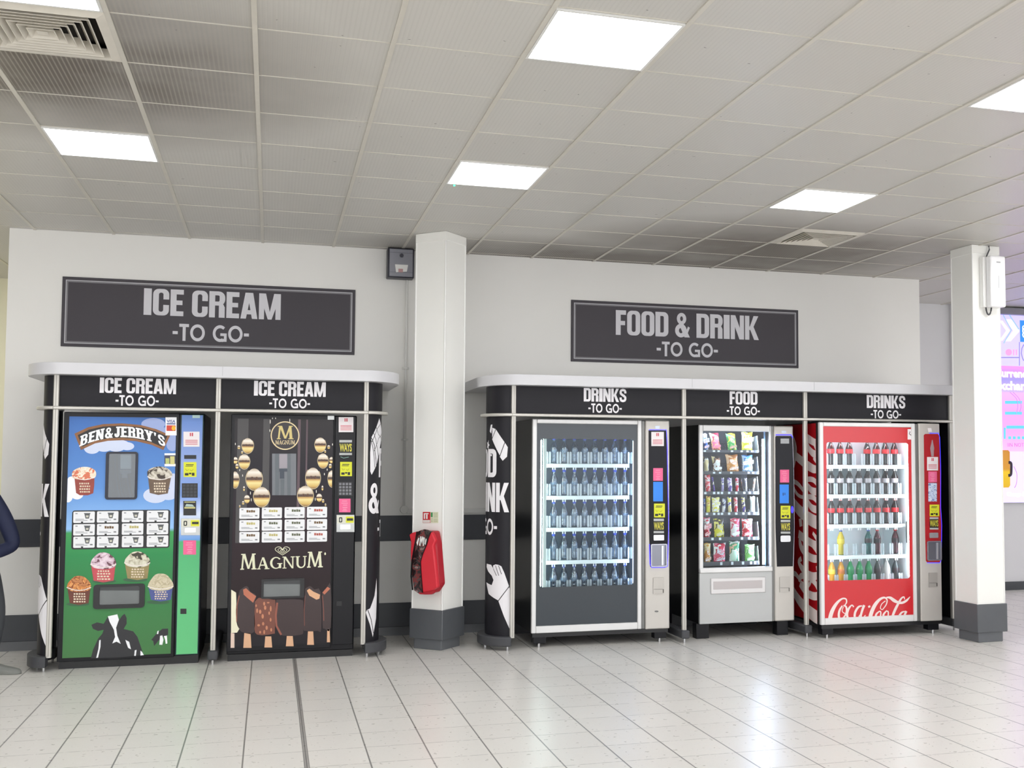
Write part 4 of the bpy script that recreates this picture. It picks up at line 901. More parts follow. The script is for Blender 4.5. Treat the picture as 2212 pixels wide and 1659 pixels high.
# ---- machine with the chocolate bars
t = thing('ice_cream_machine', 'black ice cream vending machine with golden ball print and chocolate ice cream bars', 'vending machine', (0.18, -0.6, 0))
obj('cabinet', MB().box(-0.297, 0.652, -0.975, -0.14, 0.05, 1.888), PANEL, t, bevel=0.008)
obj('base', MB().box(-0.288, 0.643, -0.97, -0.16, 0, 0.05), BLACK, t)
obj('door', MB().box(-0.297, 0.474, -0.9993, -0.975, 0.075, 1.886), PANEL, t, bevel=0.004)
A = Art(t, F)
A.put('door_print', rect(-0.273, 0.112, 0.467, 1.856), RAMP('dark_print', [(0, (42, 40, 44)), (.25, (44, 34, 36)), (.5, (44, 30, 36)), (.75, (34, 30, 38)), (1, (52, 49, 50))], rough=0.22, axis=2, spec=0.2), 1)
A.put('print_streak', [rect(u, 1.0, u+w_, 1.852) for u, w_ in ((0.20, .02), (0.262, .012))], M('streak_rose', (86, 64, 72), 0.3), 2)
A.put('print_streak', [rect(u, 0.9, u+w_, 1.852) for u, w_ in ((-0.25, .08), (-0.06, .05))], M('streak_grey', (58, 55, 55), 0.3), 2)
KM = A.K(500, 900, 8.2957)
GOLD = RAMP('gold_ball', [(0, (150, 110, 60)), (.12, (216, 180, 96)), (.32, (238, 222, 150)), (.42, (206, 160, 84)), (.47, (84, 52, 26)), (.56, (60, 36, 20)), (.62, (206, 186, 160)), (.82, (246, 238, 226)), (1, (180, 160, 130))], rough=0.25)
GRING = M('gold_ring', (226, 206, 160), 0.3, var=0.08); BROWN = M('brown_ink', (92, 56, 30), 0.4)
def clipx(ps, lo, hi): return [(min(max(a, lo), hi), b) for a, b in ps]
for cx, cy, rx, ry, big in ((292, 520, 112, 145, 1), (230, 805, 106, 142, 1), (408, 1120, 155, 205, 1), (540, 1435, 152, 190, 1), (1592, 505, 105, 140, 1), (1640, 790, 100, 140, 1), (1462, 1100, 140, 200, 1), (1325, 1420, 150, 195, 1), (278, 1478, 56, 80, 0), (1572, 1452, 56, 78, 0), (64, 1130, 78, 160, 2), (1800, 1110, 78, 160, 2), (70, 785, 46, 66, 0), (1792, 780, 42, 62, 0), (134, 550, 28, 36, 0), (1742, 545, 28, 36, 0), (210, 1545, 24, 36, 0), (1642, 1510, 24, 36, 0), (225, 1290, 18, 50, 0), (1630, 1280, 18, 50, 0), (150, 1605, 16, 24, 0), (1685, 1580, 16, 26, 0), (100, 890, 30, 50, 0), (1770, 885, 30, 44, 0), (190, 640, 18, 26, 0), (1680, 625, 18, 26, 0)):
    e = A.put('printed_ball', clipx(KM(*ell(cx, cy, rx*.92, ry*.93)), -0.272, 0.466), GOLD, 3 if big != 1 or cy < 1300 else 5)
    if big: A.put('ball_ring', [clipx(q, -0.272, 0.466) for q in ring(KM(*arc(cx, cy, rx, ry, -40, 230, 26)), KM(*arc(cx, cy, rx*.94, ry*.95, -40, 230, 26)))], GRING, 4 if cy < 1300 else 6, e)
    if big == 1: A.put('ball_text', [KM(*[(cx-rx*.45+a*rx*.9/1.05, cy+ry*.06-b*ry*.26) for a, b in q]) for q in FINE['M'][1]], BROWN, 5 if cy < 1300 else 7, e)
A.put('sparkle', [KM(*ell(x, y, 7, r, 8)) for x, y, r in ((695, 90, 40), (690, 250, 26), (1045, 70, 36), (755, 320, 16), (795, 300, 16), (775, 380, 14), (905, 345, 16), (1025, 350, 18), (910, 420, 22), (1018, 425, 24), (148, 960, 20), (200, 1055, 22), (340, 1370, 30), (355, 1490, 30), (1520, 1340, 30), (1500, 1480, 30), (1715, 950, 22), (1665, 1030, 22), (70, 490, 22), (1810, 500, 22), (735, 30, 14), (790, 30, 14))], M('sparkle_white', (236, 232, 222), 0.3), 4)
e = A.put('logo_disc', KM(*ell(960, 340, 250, 250, 40)), M('logo_dark', (34, 24, 26), 0.3), 5)
A.put('logo_ring', ring(KM(*ell(960, 340, 258, 256, 40)), KM(*ell(960, 340, 238, 236, 40)), True), GRING, 6, e)
A.put('logo_letter', [KM(*[(812+a*295/1.05, 405-b*240) for a, b in q]) for q in FINE['M'][1]], M('logo_gold', (204, 186, 120), 0.3, 0.1), 6, e)
ps, w = letters('MAGNUM', FINE, .03)
A.put('lettering', [KM(*[(785+a*350/w, 498-b*72) for a, b in q]) for q in ps], GRING, 7, e)
e = A.put('viewing_window', A.q(728, 662, 1160, 1408), M('window_smoke', (112, 116, 122), 0.3, var=0.12, scale=4), 2, h=0.002)
A.put('window_stripe', [A.q(785, 662, 850, 1408), A.q(1000, 662, 1060, 1408), A.q(880, 1120, 945, 1408)], M('window_stripe', (92, 100, 106), 0.3), 7, e)
A.put('picking_arm', A.q(856, 670, 1000, 925), M('arm_lilac', (158, 152, 160), 0.35), 8, e); A.put('picking_head', [A.q(856, 935, 1000, 985), A.q(866, 985, 945, 1110)], M('arm_dark', (0, 0, 0)), 8, e)
# lower half
A.K(460, 760, 4.6095); K4 = A.K(460, 1100, 4.6095)
selection(A, [263, 487, 713, 936], [-14, 108, 225], 200, 108, 3.5, None, ['bar', 'gold', 'dark', 'red', 'gold', 'dark', 'dark', 'bar', 'bar', 'gold', 'dark', 'red'])
CRM = M('brand_cream', (226, 226, 196), 0.35, var=0.04)
heart = lambda k: stroke(smooth_path([(a[0], a[1]) for a in K4(*[(692+dx*k, 416+dy*k) for dx, dy in ((0, 40), (-60, 0), (-72, -22), (-50, -40), (-20, -38), (0, -18), (20, -38), (50, -40), (72, -22), (60, 0), (0, 40))])]), .0042 if k > .8 else .0034)
A.put('heart_logo', heart(1.0)+heart(.62)+heart(.28), CRM, 3)
out = []; x = 272
for i, ch in enumerate('MAGNUM'):
    big = i in (0, 5); W = [158, 122, 116, 122, 106, 155][i]; hh = 158 if big else 118; base = 603-i*4.2
    w0, ps = FINE[ch]
    out += [K4(*[(x+a*W/w0, base-b*hh-0.028*a*W/w0) for a, b in q]) for q in ps]; x += W+8
A.put('lettering', out+[K4(*ell(1117, 443, 9, 14, 10))], CRM, 3)
hatch(A, (482, 690, 908, 884), (505, 712, 868, 868), .008)
CH = lambda n, c, v=.12: M(n, c, 0.3, var=v, scale=12)
MILK = CH('choc_milk', (118, 66, 50)); DK = CH('choc_dark', (54, 36, 36)); NUT = CH('choc_nut', (196, 130, 96)); BITE = CH('choc_bite', (190, 112, 84)); VAN = M('vanilla', (240, 236, 208), 0.35); STK = M('stick_wood', (222, 176, 140), 0.5)
A.put('bar_picture', K4((182, 800), (230, 830), (236, 1000), (236, 1130), (264, 1190), (240, 1228), (180, 1232)), VAN, 3, label='white ice cream bar')
A.put('bar_picture', K4((178, 1232), (214, 1236), (214, 1380), (176, 1380)), M('stick_pale', (232, 208, 192), 0.5), 3)
for n, pts, mat in (('a', [(268, 806), (320, 770), (350, 776), (372, 822), (432, 862), (412, 950), (410, 1220), (300, 1225), (262, 1190), (234, 1120), (232, 950)], DK), ('b', [(418, 920), (450, 886), (480, 884), (600, 900), (622, 930), (616, 1200), (600, 1240), (440, 1248), (412, 1150)], MILK), ('c', [(630, 900), (870, 900), (900, 960), (900, 1200), (870, 1250), (690, 1256), (640, 1200), (618, 1100)], DK), ('d', [(920, 790), (970, 766), (1010, 800), (1070, 820), (1078, 1190), (1040, 1210), (920, 1210), (902, 1160)], DK), ('e', [(1088, 830), (1140, 770), (1172, 764), (1172, 1180), (1110, 1188), (1092, 1150)], DK)):
    A.put('bar_picture', K4(*smooth_path(pts+[pts[0]], 3)), mat, 3)
A.put('bar_bite', [K4((300, 800), (330, 786), (372, 826), (430, 866), (400, 930), (340, 880), (306, 850)), K4((1090, 830), (1140, 772), (1168, 790), (1110, 850))], BITE, 4)
A.put('bar_bite', [K4((935, 810), (960, 790), (1000, 820), (1066, 850), (1060, 890), (1030, 900), (960, 860))], M('caramel', (226, 176, 136), 0.35), 4)
for pts, w_ in (([(262, 860), (240, 960), (236, 1120)], .006), ([(640, 930), (626, 1060), (632, 1160), (680, 1250)], .014), ([(918, 860), (908, 1000), (912, 1160)], .003), ([(1090, 860), (1102, 1000), (1104, 1110)], .004)):
    A.put('bar_gleam', stroke(K4(*pts), w_), M('choc_gleam', (150, 84, 66), 0.3), 4)
A.put('nut', [K4(*ell(x, y, rx, ry, 8)) for x, y, rx, ry in ((440, 1010, 10, 24), (510, 940, 10, 20), (470, 1020, 12, 22), (520, 980, 12, 22), (575, 990, 9, 30), (495, 1066, 12, 24), (560, 1034, 9, 18), (455, 1155, 14, 12), (500, 1140, 12, 18), (535, 1180, 12, 22), (574, 1100, 9, 20), (580, 1200, 9, 18), (510, 1222, 9, 22), (470, 1224, 10, 14), (430, 960, 8, 14), (550, 930, 14, 7))], NUT, 4)
for x0, x1, y0, y1 in ((302, 384, 1232, 1380), (512, 590, 1266, 1376), (726, 804, 1262, 1364), (938, 1006, 1216, 1350), (1134, 1166, 1196, 1324)):
    w = x1-x0; A.put('stick_picture', K4((x0+w*.12, y0), (x1-w*.12, y0), (x1, y1), (x0, y1)), STK, 3)
# control column
obj('control_column', MB().box(0.484, 0.645, -0.996, -0.975, 0.095, 1.882), PANEL, t, bevel=0.004)
A.K(460, 760, 4.6095)
A.put('latch', A.q(1142, 638, 1206, 676), STEEL, 2, h=0.006)
sticker_notice(A, 1252, 650, 1398, 800); sign_ways(A, 1258, 878, 1384, 1028)
A.put('small_mark', stroke(A.k((1270, 1045), (1300, 1058), (1352, 1048)), .004), M('mark_teal', (130, 170, 160), 0.4), 2)
sticker_yellow(A, 1266, 1096, 1384, 1238); keypad(A, 1252, 1300, 1382, 1428, M('key_grey', (120, 120, 126), 0.35)); sticker_pink(A, 1256, 1462, 1370, 1598)
A.K(460, 1100, 4.6095)
coin_unit(A, 1230, 56, 1408, 226); A.put('coin_return', A.q(1230, 915, 1282, 962), INK, 2, h=0.002)
# ================================================================== glass-fronted machines
SILVER = M('silver_frame', (226, 226, 226), 0.3, 0.1, var=0.03); BEIGE = M('pay_metal', (200, 196, 190), 0.33, 0.15, var=0.03)
HINGE = M('hinge_grey', (120, 120, 118), 0.35, 0.5); NIGHT = M('inset_black', (10, 10, 20), 0.2, var=0.05, spec=0.2)
LEDB = EM('led_blue', (60, 50, 255), 1.0); LINER = M('case_liner', (206, 216, 220), 0.4, var=0.03); CASEW = M('shelf_white', (236, 244, 246), 0.35, var=0.02)
PANE = GLASS('case_pane', (248, 252, 253), refl=0.012, fres=0.3); HOLD = GLASS('clear_plastic', (235, 244, 248), refl=0.10, haze=0.32, hazec=(236, 244, 250))
STRIP = EM('case_lamp', (226, 244, 240), CASE_LAMP); STRIPB = EM('case_lamp_blue', (190, 214, 255), CASE_LAMP)
def bottle_machine(label, x0, yf, crops, hole, mask, liner, lit):
    """cabinet, framed glass door with a printed mask, lit shelves behind, pay column on the right"""
    t = thing('drinks_machine', label, 'vending machine', (x0+0.6, yf+0.45, 0)); F = front(yf); A = Art(t, F)
    xd, xe = x0+0.957, x0+1.208; zb, zt = 0.118, 1.884; yb = yf+0.86
    us, vs = [q[0] for q in hole], [q[1] for q in hole]; hx0, hx1, hz0, hz1 = min(us), max(us), min(vs), max(vs)
    D = 0.50   # depth of the lit case
    cab = MB().box(x0+.004, x0+.02, yf+.03, yb, zb, zt).box(x0+.02, xe-.01, yf+.55, yb, zb, zt).box(xd+.03, xe-.004, yf+.03, yf+.55, zb, zt).box(x0+.02, xd+.03, yf+.03, yf+.55, zt-.02, zt).box(x0+.02, xd+.03, yf+.03, yf+.55, zb, zb+.02)
    obj('cabinet', cab, BLACK, t)
    hx = hx1+.02; zlo = hz0-.10
    ln = MB().box(x0+.021, hx+.02, yf+D, yf+D+.01, zlo, zt-.03).box(x0+.021, x0+.03, yf+.04, yf+D, zlo, zt-.03).box(hx+.01, hx+.02, yf+.04, yf+D, zlo, zt-.03).box(x0+.03, hx+.01, yf+.04, yf+D, zlo-.01, zlo).box(x0+.03, hx+.01, yf+.04, yf+D, zt-.04, zt-.03)
    obj('case_liner', ln, liner, t)
    # door
    fr = MB()
    for u0, u1, v0, v1 in ((x0, x0+.038, zb, zt), (xd-.036, xd, zb, zt), (x0+.038, xd-.036, zb, zb+.058), (x0+.038, xd-.036, zt-.036, zt)): fr.box(u0, u1, yf, yf+.034, v0, v1)
    obj('door_frame', fr, SILVER, t, bevel=0.006)
    m = MB().poly(Frame((0, yf+.012, 0), (1, 0, 0), (0, 0, 1), (0, -1, 0)), [rect(x0+.036, zb+.056, xd-.034, zt-.034), hole], -0.004, 0)
    mk = obj('door_mask', m, mask, t)
    obj('door_glass', MB().box(hx0-.002, hx1+.002, yf+.011, yf+.013, hz0-.002, hz1+.002), PANE, t)
    obj('hinge_strip', MB().box(xd+.001, xd+.03, yf+.004, yf+.03, zb, zt-.003), HINGE, t, bevel=0.004)
    # feet
    for x in (x0+.02, xe-.13):
        obj('foot', MB().box(x, x+.11, yf+.02, yf+.10, 0.03, zb), PANEL, t, bevel=0.004)
        obj('foot_pin', MB().tube([(x+.05, yf+.03, 0), (x+.05, yf+.03, 0.035)], 0.010, 8), CHROME, t)
    obj('foot', MB().box(x0+.02, xe-.02, yb-.09, yb-.01, 0, zb), PANEL, t)
    obj('kick_beam', MB().box(x0+.01, xe-.01, yf+.012, yf+.04, zb-.035, zb), BLACK, t)
    pc = obj('pay_column', MB().box(xd+.032, xe, yf-.006, yf+.03, zb-.004, zt+.002), BEIGE, t, bevel=0.010, seg=3)
    return t, F, A, mk, pc, (x0, xd, xe, zb, zt, hx0, hx1, hz0, hz1, hx)
def shelves(t, zs, x0, x1, yfr, n, xc, pitch, slope, depth=0.42):
    xc -= .03*slope
    for k, z in enumerate(zs):
        s = obj('shelf', MB().box(x0, x1, yfr+.012, yfr+depth, z-.022, z-.016), CASEW, t)
        obj('shelf_front', MB().box(x0, x1, yfr-.012, yfr+.004, z-.033, z), CASEW, s, bevel=0.003)
        tg = MB()
        for i in range(n): tg.box(xc+i*pitch-.014, xc+i*pitch-.006, yfr-.012, yfr, z-.052, z-.033); tg.box(xc+i*pitch+.006, xc+i*pitch+.014, yfr-.012, yfr, z-.052, z-.033)
        obj('shelf_tab', tg, CASEW, s)
        for i in range(n+1):
            x = xc+(i-.5)*pitch; Fh = front(yfr)
            h = MB()
            for dx in (-.0205, .0025): h.poly(Fh, rrect(x+dx, z+.001, x+dx+.018, z+.102, .0088, 3), 0, .004)
            obj('bottle_holder', h, HOLD, t)
ORD = ['first', 'second', 'third', 'fourth', 'fifth', 'sixth', 'seventh', 'eighth']; ROWN = ['top', 'second', 'middle', 'fourth', 'bottom']

# ------------------------------------------------------------ still water machine
yf = -1.0; F = front(yf)
def hole_of(F, pts_tl, pts_br, r):
    (u0, v1), (u1, v0) = pts_tl, pts_br; return rrect(u0, v0, u1, v1, r)
x0 = 2.083
C5 = F.tr(1010, 780, 4.6083); C6 = F.tr(1010, 1080, 4.6083)
u0 = (C5((727, 760))[0][0]+C6((728, 860))[0][0])/2; u1 = (C5((1652, 760))[0][0]+C6((1658, 830))[0][0])/2; v1 = C5((1200, 745))[0][1]-.026; v0 = C6((1200, 858))[0][1]
MASKB = M('mask_slate', (60, 66, 72), 0.09, var=0.04, scale=2, spec=0.4)
LINB = M('case_liner_blue', (104, 122, 136), 0.4, var=0.05, scale=4)
t, F, A, mk, pc, g = bottle_machine('drinks machine full of water bottles with blue caps, left bay of the long kiosk', x0, yf, None, rrect(u0, v0, u1, v1, .02), MASKB, LINB, 1)
hx = g[9]
lb = C5((735, 900))[0][0], C5((792, 900))[0][0]
obj('case_lamp', MB().box(lb[0]-.002, lb[0]+.014, yf+.035, yf+.060, v0+.005, v1-.01), STRIP, t, bevel=0.004)
obj('lamp_cover', MB().box(lb[0]+.026, lb[1]+.004, yf+.03, yf+.05, v0-.02, v1+.02), M('lamp_cover', (206, 220, 216), 0.4), t, bevel=0.003)
obj('case_lamp', MB().box(hx-.012, hx+.004, yf+.035, yf+.050, v0+.01, v1-.01), STRIPB, t)
yb = yf+0.16; G = front(yb); g5 = G.tr(1010, 780, 4.6083); g6 = G.tr(1010, 1080, 4.6083)
zs = [g5((1200, 1022))[0][1], g5((1200, 1338))[0][1], g6((1200, 270))[0][1], g6((1200, 592))[0][1], g6((1200, 905))[0][1]]
xs = [g5((858, 1100))[0][0], g5((1566, 1100))[0][0]]; pitch = (xs[1]-xs[0])/7
shelves(t, zs, lb[1]+.012, hx-.02, yb-.03, 8, xs[0], pitch, .29)
PET = GLASS('bottle_plastic', (186, 208, 226), refl=0.17, rough=0.07, haze=0.03, hazec=(190, 215, 235))
CAPB = M('cap_blue', (58, 84, 200), 0.4, var=0.05); LABELC = GLASS('label_film', (200, 216, 230), refl=0.08, haze=0.3, hazec=(150, 176, 206))
PROF = [(.020, 0), (.0305, .004), (.0325, .014), (.0325, .055), (.0300, .070), (.0325, .085), (.0325, .118), (.0315, .135), (.026, .155), (.017, .176), (.0125, .190), (.0125, .200)]
def water_bottle(loc, label):
    b = thing('water_bottle', label, 'bottle', loc, 'clear water bottles in the drinks machine'); x, y, z = loc
    obj('bottle_body', MB().lathe([(r, z+h) for r, h in PROF], x, y, 14), PET, b, smooth=True)
    obj('bottle_cap', MB().lathe([(.0145, z+.200), (.0148, z+.202), (.0148, z+.219), (.013, z+.222)], x, y, 12), CAPB, b, smooth=True)
    obj('bottle_label', MB().lathe([(.0331, z+.088), (.0331, z+.116)], x, y, 14), LABELC, b, smooth=True)
    return b
wb = None
for r, z in enumerate(zs):
    for k in range(8):
        loc = (xs[0]+k*pitch+.010, yb+.034, z+.0005); lab = 'blue-capped water bottle, %s from the left on the %s shelf' % (ORD[k], ROWN[r])
        if wb is None: wb = water_bottle(loc, lab)
        else: dup(wb, loc, lab)
        if k < 7: dup(wb, (loc[0]+.022, loc[1]+.078, loc[2]), 'water bottle behind the %s one from the left on the %s water shelf' % (ORD[k], ROWN[r]))
# pay column fittings
def pay_led(A, top, bot, K5, K6, w=.006):
    pass
A.K(1010, 780, 4.6083); k5 = A.F.tr(1010, 780, 4.6083, .007); k6 = A.F.tr(1010, 1080, 4.6083, .007)
def fp(name, pts, d0, d1, mat, par=None, label=None, bevel=0.0): return plate(name, A.F, pts, d0, d1, mat, par or A.t, label, bevel=bevel)
inset = k5((1802, 690), (1975, 690))+[k5((1990, 1000))[0], k6((1996, 300))[0], k6((1984, 664))[0], k6((1818, 664))[0], k6((1806, 300))[0]]
fp('pay_inset', inset, .006, .009, NIGHT)
led = stroke(k5((1806, 684), (1978, 684), (1986, 820), (1990, 1100))+k6((2000, 200), (1998, 420), (1988, 660), (1960, 672), (1830, 672), (1816, 640), (1810, 440)), .005)
fp('blue_light', led, .009, .0105, LEDB)
fp('status_light', k5((1868, 645), (1912, 645), (1910, 675), (1870, 675)), .0065, .008, M('status_pale', (220, 232, 250), 0.3), None)
A.n = 0
class Off(Art):
    base = 13
    def put(s, name, pts, mat, layer=1, parent=None, h=0.0006, label=None, bevel=0.0): return Art.put(s, name, pts, mat, layer+13, parent, h, label, bevel)
B = Off(t, F); B.K(1010, 780, 4.6083)
sticker_notice(B, 1825, 705, 1950, 846); sticker_pink(B, 1844, 1065, 1940, 1192)
BLUEP = EM('screen_blue', (50, 130, 226), 0.12)
B.put('blue_screen', B.q(1844, 1202, 1940, 1396), BLUEP, 2)
sticker_yellow(B, 1852, 1418, 1960, 1556)
B.K(1010, 1080, 4.6083)
sign_ways(B, 1848, 186, 1950, 330)
B.put('note_slot', B.rq(1846, 346, 1950, 402, .006), M('slot_chrome', (196, 196, 198), 0.25, 0.7), 2, h=0.006)
def tray(B, x0, y0, x1, y1):
    e = B.put('change_tray', ring(B.rq(x0, y0, x1, y1, .012), B.rq(x0+10, y0+10, x1-10, y1-10, .008), True), M('tray_rim', (176, 176, 186), 0.25, 0.7), 2, h=0.01)
    B.put('tray_back', B.rq(x0+10, y0+10, x1-10, y1-10, .008), M('tray_back', (128, 130, 140), 0.2, 0.6), 1, e)
    B.put('tray_divider', B.q(x0+(x1-x0)*.66, y0+18, x0+(x1-x0)*.78, y1-16), M('tray_post', (206, 208, 214), 0.2, 0.6), 2, e, h=0.006)
def coin_door(B, x0, y0, x1, y1):
    e = B.put('coin_return', B.rq(x0, y0, x1, y1, .006), M('return_beige', (184, 180, 174), 0.35, 0.4), 0, h=0.004)
    B.put('return_edge', [B.q(x0+4, y0+(y1-y0)*.70, x1-4, y0+(y1-y0)*.72), B.q(x1-12, y0+(y1-y0)*.72, x1-3, y1-12)], M('return_dark', (92, 88, 84), 0.4), 7, e)
tray(B, 1818, 436, 1980, 664); coin_door(B, 1844, 772, 1950, 934)
B.put('key_lock', B.k(*ell(1878, 1108, 20, 9, 12)), HINGE, -4, h=0.003)

# ------------------------------------------------------------ cola machine
yf = -1.2; F = front(yf); x0 = 4.620
D1 = F.tr(1770, 930, 9.759); D2 = F.tr(1770, 1080, 9.218)
u0 = (D1((168, 600))[0][0]+D2((170, 800))[0][0])/2; u1 = (D1((1886, 500))[0][0]+D2((1812, 1200))[0][0])/2; v1 = D1((900, 205))[0][1]-.020; v0 = D2((900, 1592))[0][1]
MASKR = M('mask_red', (206, 40, 48), 0.16, var=0.03, scale=2, spec=0.5)
t, F, A, mk, pc, g = bottle_machine('red cola machine with white script name, right bay of the long kiosk', x0, yf, None, rrect(u0, v0, u1, v1, .02), MASKR, M('case_liner_white', (222, 230, 234), 0.4, var=0.03), 1)
hx = g[9]
for xa in (u0-.014, hx-.006): obj('case_lamp', MB().box(xa, xa+.014, yf+.035, yf+.050, v0+.01, v1-.01), EM('case_lamp_white', (236, 250, 255), CASE_LAMP*1.5), t)
obj('case_lamp', MB().box(x0+.06, hx-.03, yf+.035, yf+.05, g[4]-.055, g[4]-.043), EM('case_lamp_white', (0, 0, 0), 0), t)
yb = yf+0.16; G = front(yb); g1 = G.tr(1770, 930, 9.759); g2 = G.tr(1770, 1080, 9.218)
zs = [g1((900, 728))[0][1], g1((900, 1345))[0][1], g2((900, 478))[0][1], g2((900, 1090))[0][1], g2((900, 1690))[0][1]]
xs = [g1((243, 1000))[0][0], g1((1588, 1000))[0][0]]; pitch = (xs[1]-xs[0])/7
shelves(t, zs, x0+.032, g1((1765, 1380))[0][0], yb-.03, 8, xs[0], pitch, .57)
obj('case_fitting', MB().box(hx-.012, hx+.009, yf+.06, yf+.075, g2((0, 870))[0][1], g2((0, 440))[0][1]), BLACK, t)
PROFC = [(.020, 0), (.0300, .005), (.0315, .02), (.0290, .060), (.0305, .085), (.0325, .105), (.0325, .135), (.029, .158), (.019, .184), (.0125, .200), (.0125, .208)]
LIQ = {'cola': M('cola_dark', (30, 22, 22), 0.08, var=0.1, spec=0.8), 'lemon': M('liquid_lemon', (196, 176, 60), 0.1, spec=0.7), 'orange': M('liquid_orange', (206, 150, 50), 0.1, spec=0.7),
       'green': M('liquid_green', (40, 150, 92), 0.1, spec=0.7), 'teal': M('liquid_teal', (30, 90, 90), 0.1, spec=0.7), 'plum': M('liquid_plum', (70, 24, 40), 0.1, spec=0.7), 'milk': M('liquid_white', (226, 228, 228), 0.2), 'grey': M('liquid_grey', (70, 76, 78), 0.12, spec=0.7)}
LBL = {'red': M('label_red', (206, 36, 44), 0.35), 'silver': M('label_silver', (196, 190, 196), 0.35, var=0.12, scale=60), 'yellow': M('label_yellow', (206, 190, 70), 0.35, var=0.15), 'orange': M('label_orange', (200, 120, 60), 0.35, var=0.2, scale=40), 'green': M('label_green', (36, 136, 84), 0.35), 'dark': M('label_dark', (40, 30, 40), 0.35), 'white': M('label_white', (226, 226, 226), 0.35)}
CAPS = {'red': M('cap_red', (190, 30, 36), 0.4), 'blue': M('cap_royal', (36, 70, 150), 0.4), 'black': M('cap_black', (30, 30, 32), 0.4), 'white': M('cap_white', (226, 226, 226), 0.4), 'green': M('cap_green', (30, 110, 70), 0.4)}
PROTO = {}
def soda(kind, loc, label):
    liq, lb, cp = kind
    if kind in PROTO: return dup(PROTO[kind], loc, label)
    b = thing('soda_bottle', label, 'bottle', loc, 'soda bottles in the red machine'); x, y, z = loc
    obj('bottle_body', MB().lathe([(r, z+h) for r, h in PROFC], x, y, 14), LIQ[liq], b, smooth=True)
    obj('bottle_label', MB().lathe([(.0316, z+.100), (.0332, z+.107), (.0332, z+.138), (.0322, z+.143)], x, y, 14), LBL[lb], b, smooth=True)
    obj('bottle_cap', MB().lathe([(.0142, z+.208), (.0146, z+.210), (.0146, z+.224), (.013, z+.226)], x, y, 12), CAPS[cp], b, smooth=True)
    PROTO[kind] = b; return b
COLA = ('cola', 'red', 'red'); DIET = ('cola', 'silver', 'black')
ROWS = [[COLA, COLA, COLA, None, 'back', COLA, COLA, COLA], [DIET]*8, [COLA]*8,
        [None, ('lemon', 'yellow', 'blue'), None, None, ('teal', 'dark', 'blue'), ('plum', 'dark', 'red'), None, ('plum', 'dark', 'red')],
        [('orange', 'yellow', 'blue'), ('orange', 'orange', 'blue'), ('green', 'green', 'green'), ('green', 'green', 'green'), ('green', 'green', 'green'), ('grey', 'dark', 'black'), ('milk', 'white', 'white'), ('grey', 'dark', 'black')]]
NAMEK = {COLA: 'dark cola bottle with red label', DIET: 'dark cola bottle with silver label', ('lemon', 'yellow', 'blue'): 'yellow lemonade bottle with blue cap', ('teal', 'dark', 'blue'): 'dark teal bottle with blue cap', ('plum', 'dark', 'red'): 'dark plum bottle with red cap',
         ('orange', 'yellow', 'blue'): 'orange drink bottle with yellow label', ('orange', 'orange', 'blue'): 'orange drink bottle with orange label', ('green', 'green', 'green'): 'green soda bottle', ('grey', 'dark', 'black'): 'grey bottle with dark label', ('milk', 'white', 'white'): 'white bottle'}
for r, row in enumerate(ROWS):
    for k, kind in enumerate(row):
        if kind is None: continue
        dy = .034
        if kind == 'back': kind, dy = COLA, .16
        soda(kind, (xs[0]+k*pitch+.57*dy, yb+dy, zs[r]+.0005), '%s, %s from left, %s shelf of the red machine' % (NAMEK[kind], ORD[k], ROWN[r]))
        if r < 3 and dy < .1 and k < 7: soda(kind, (xs[0]+k*pitch+.57*(dy+.078), yb+dy+.078, zs[r]+.0005), '%s behind the %s one on the %s shelf, red machine' % (NAMEK[kind], ORD[k], ROWN[r]))
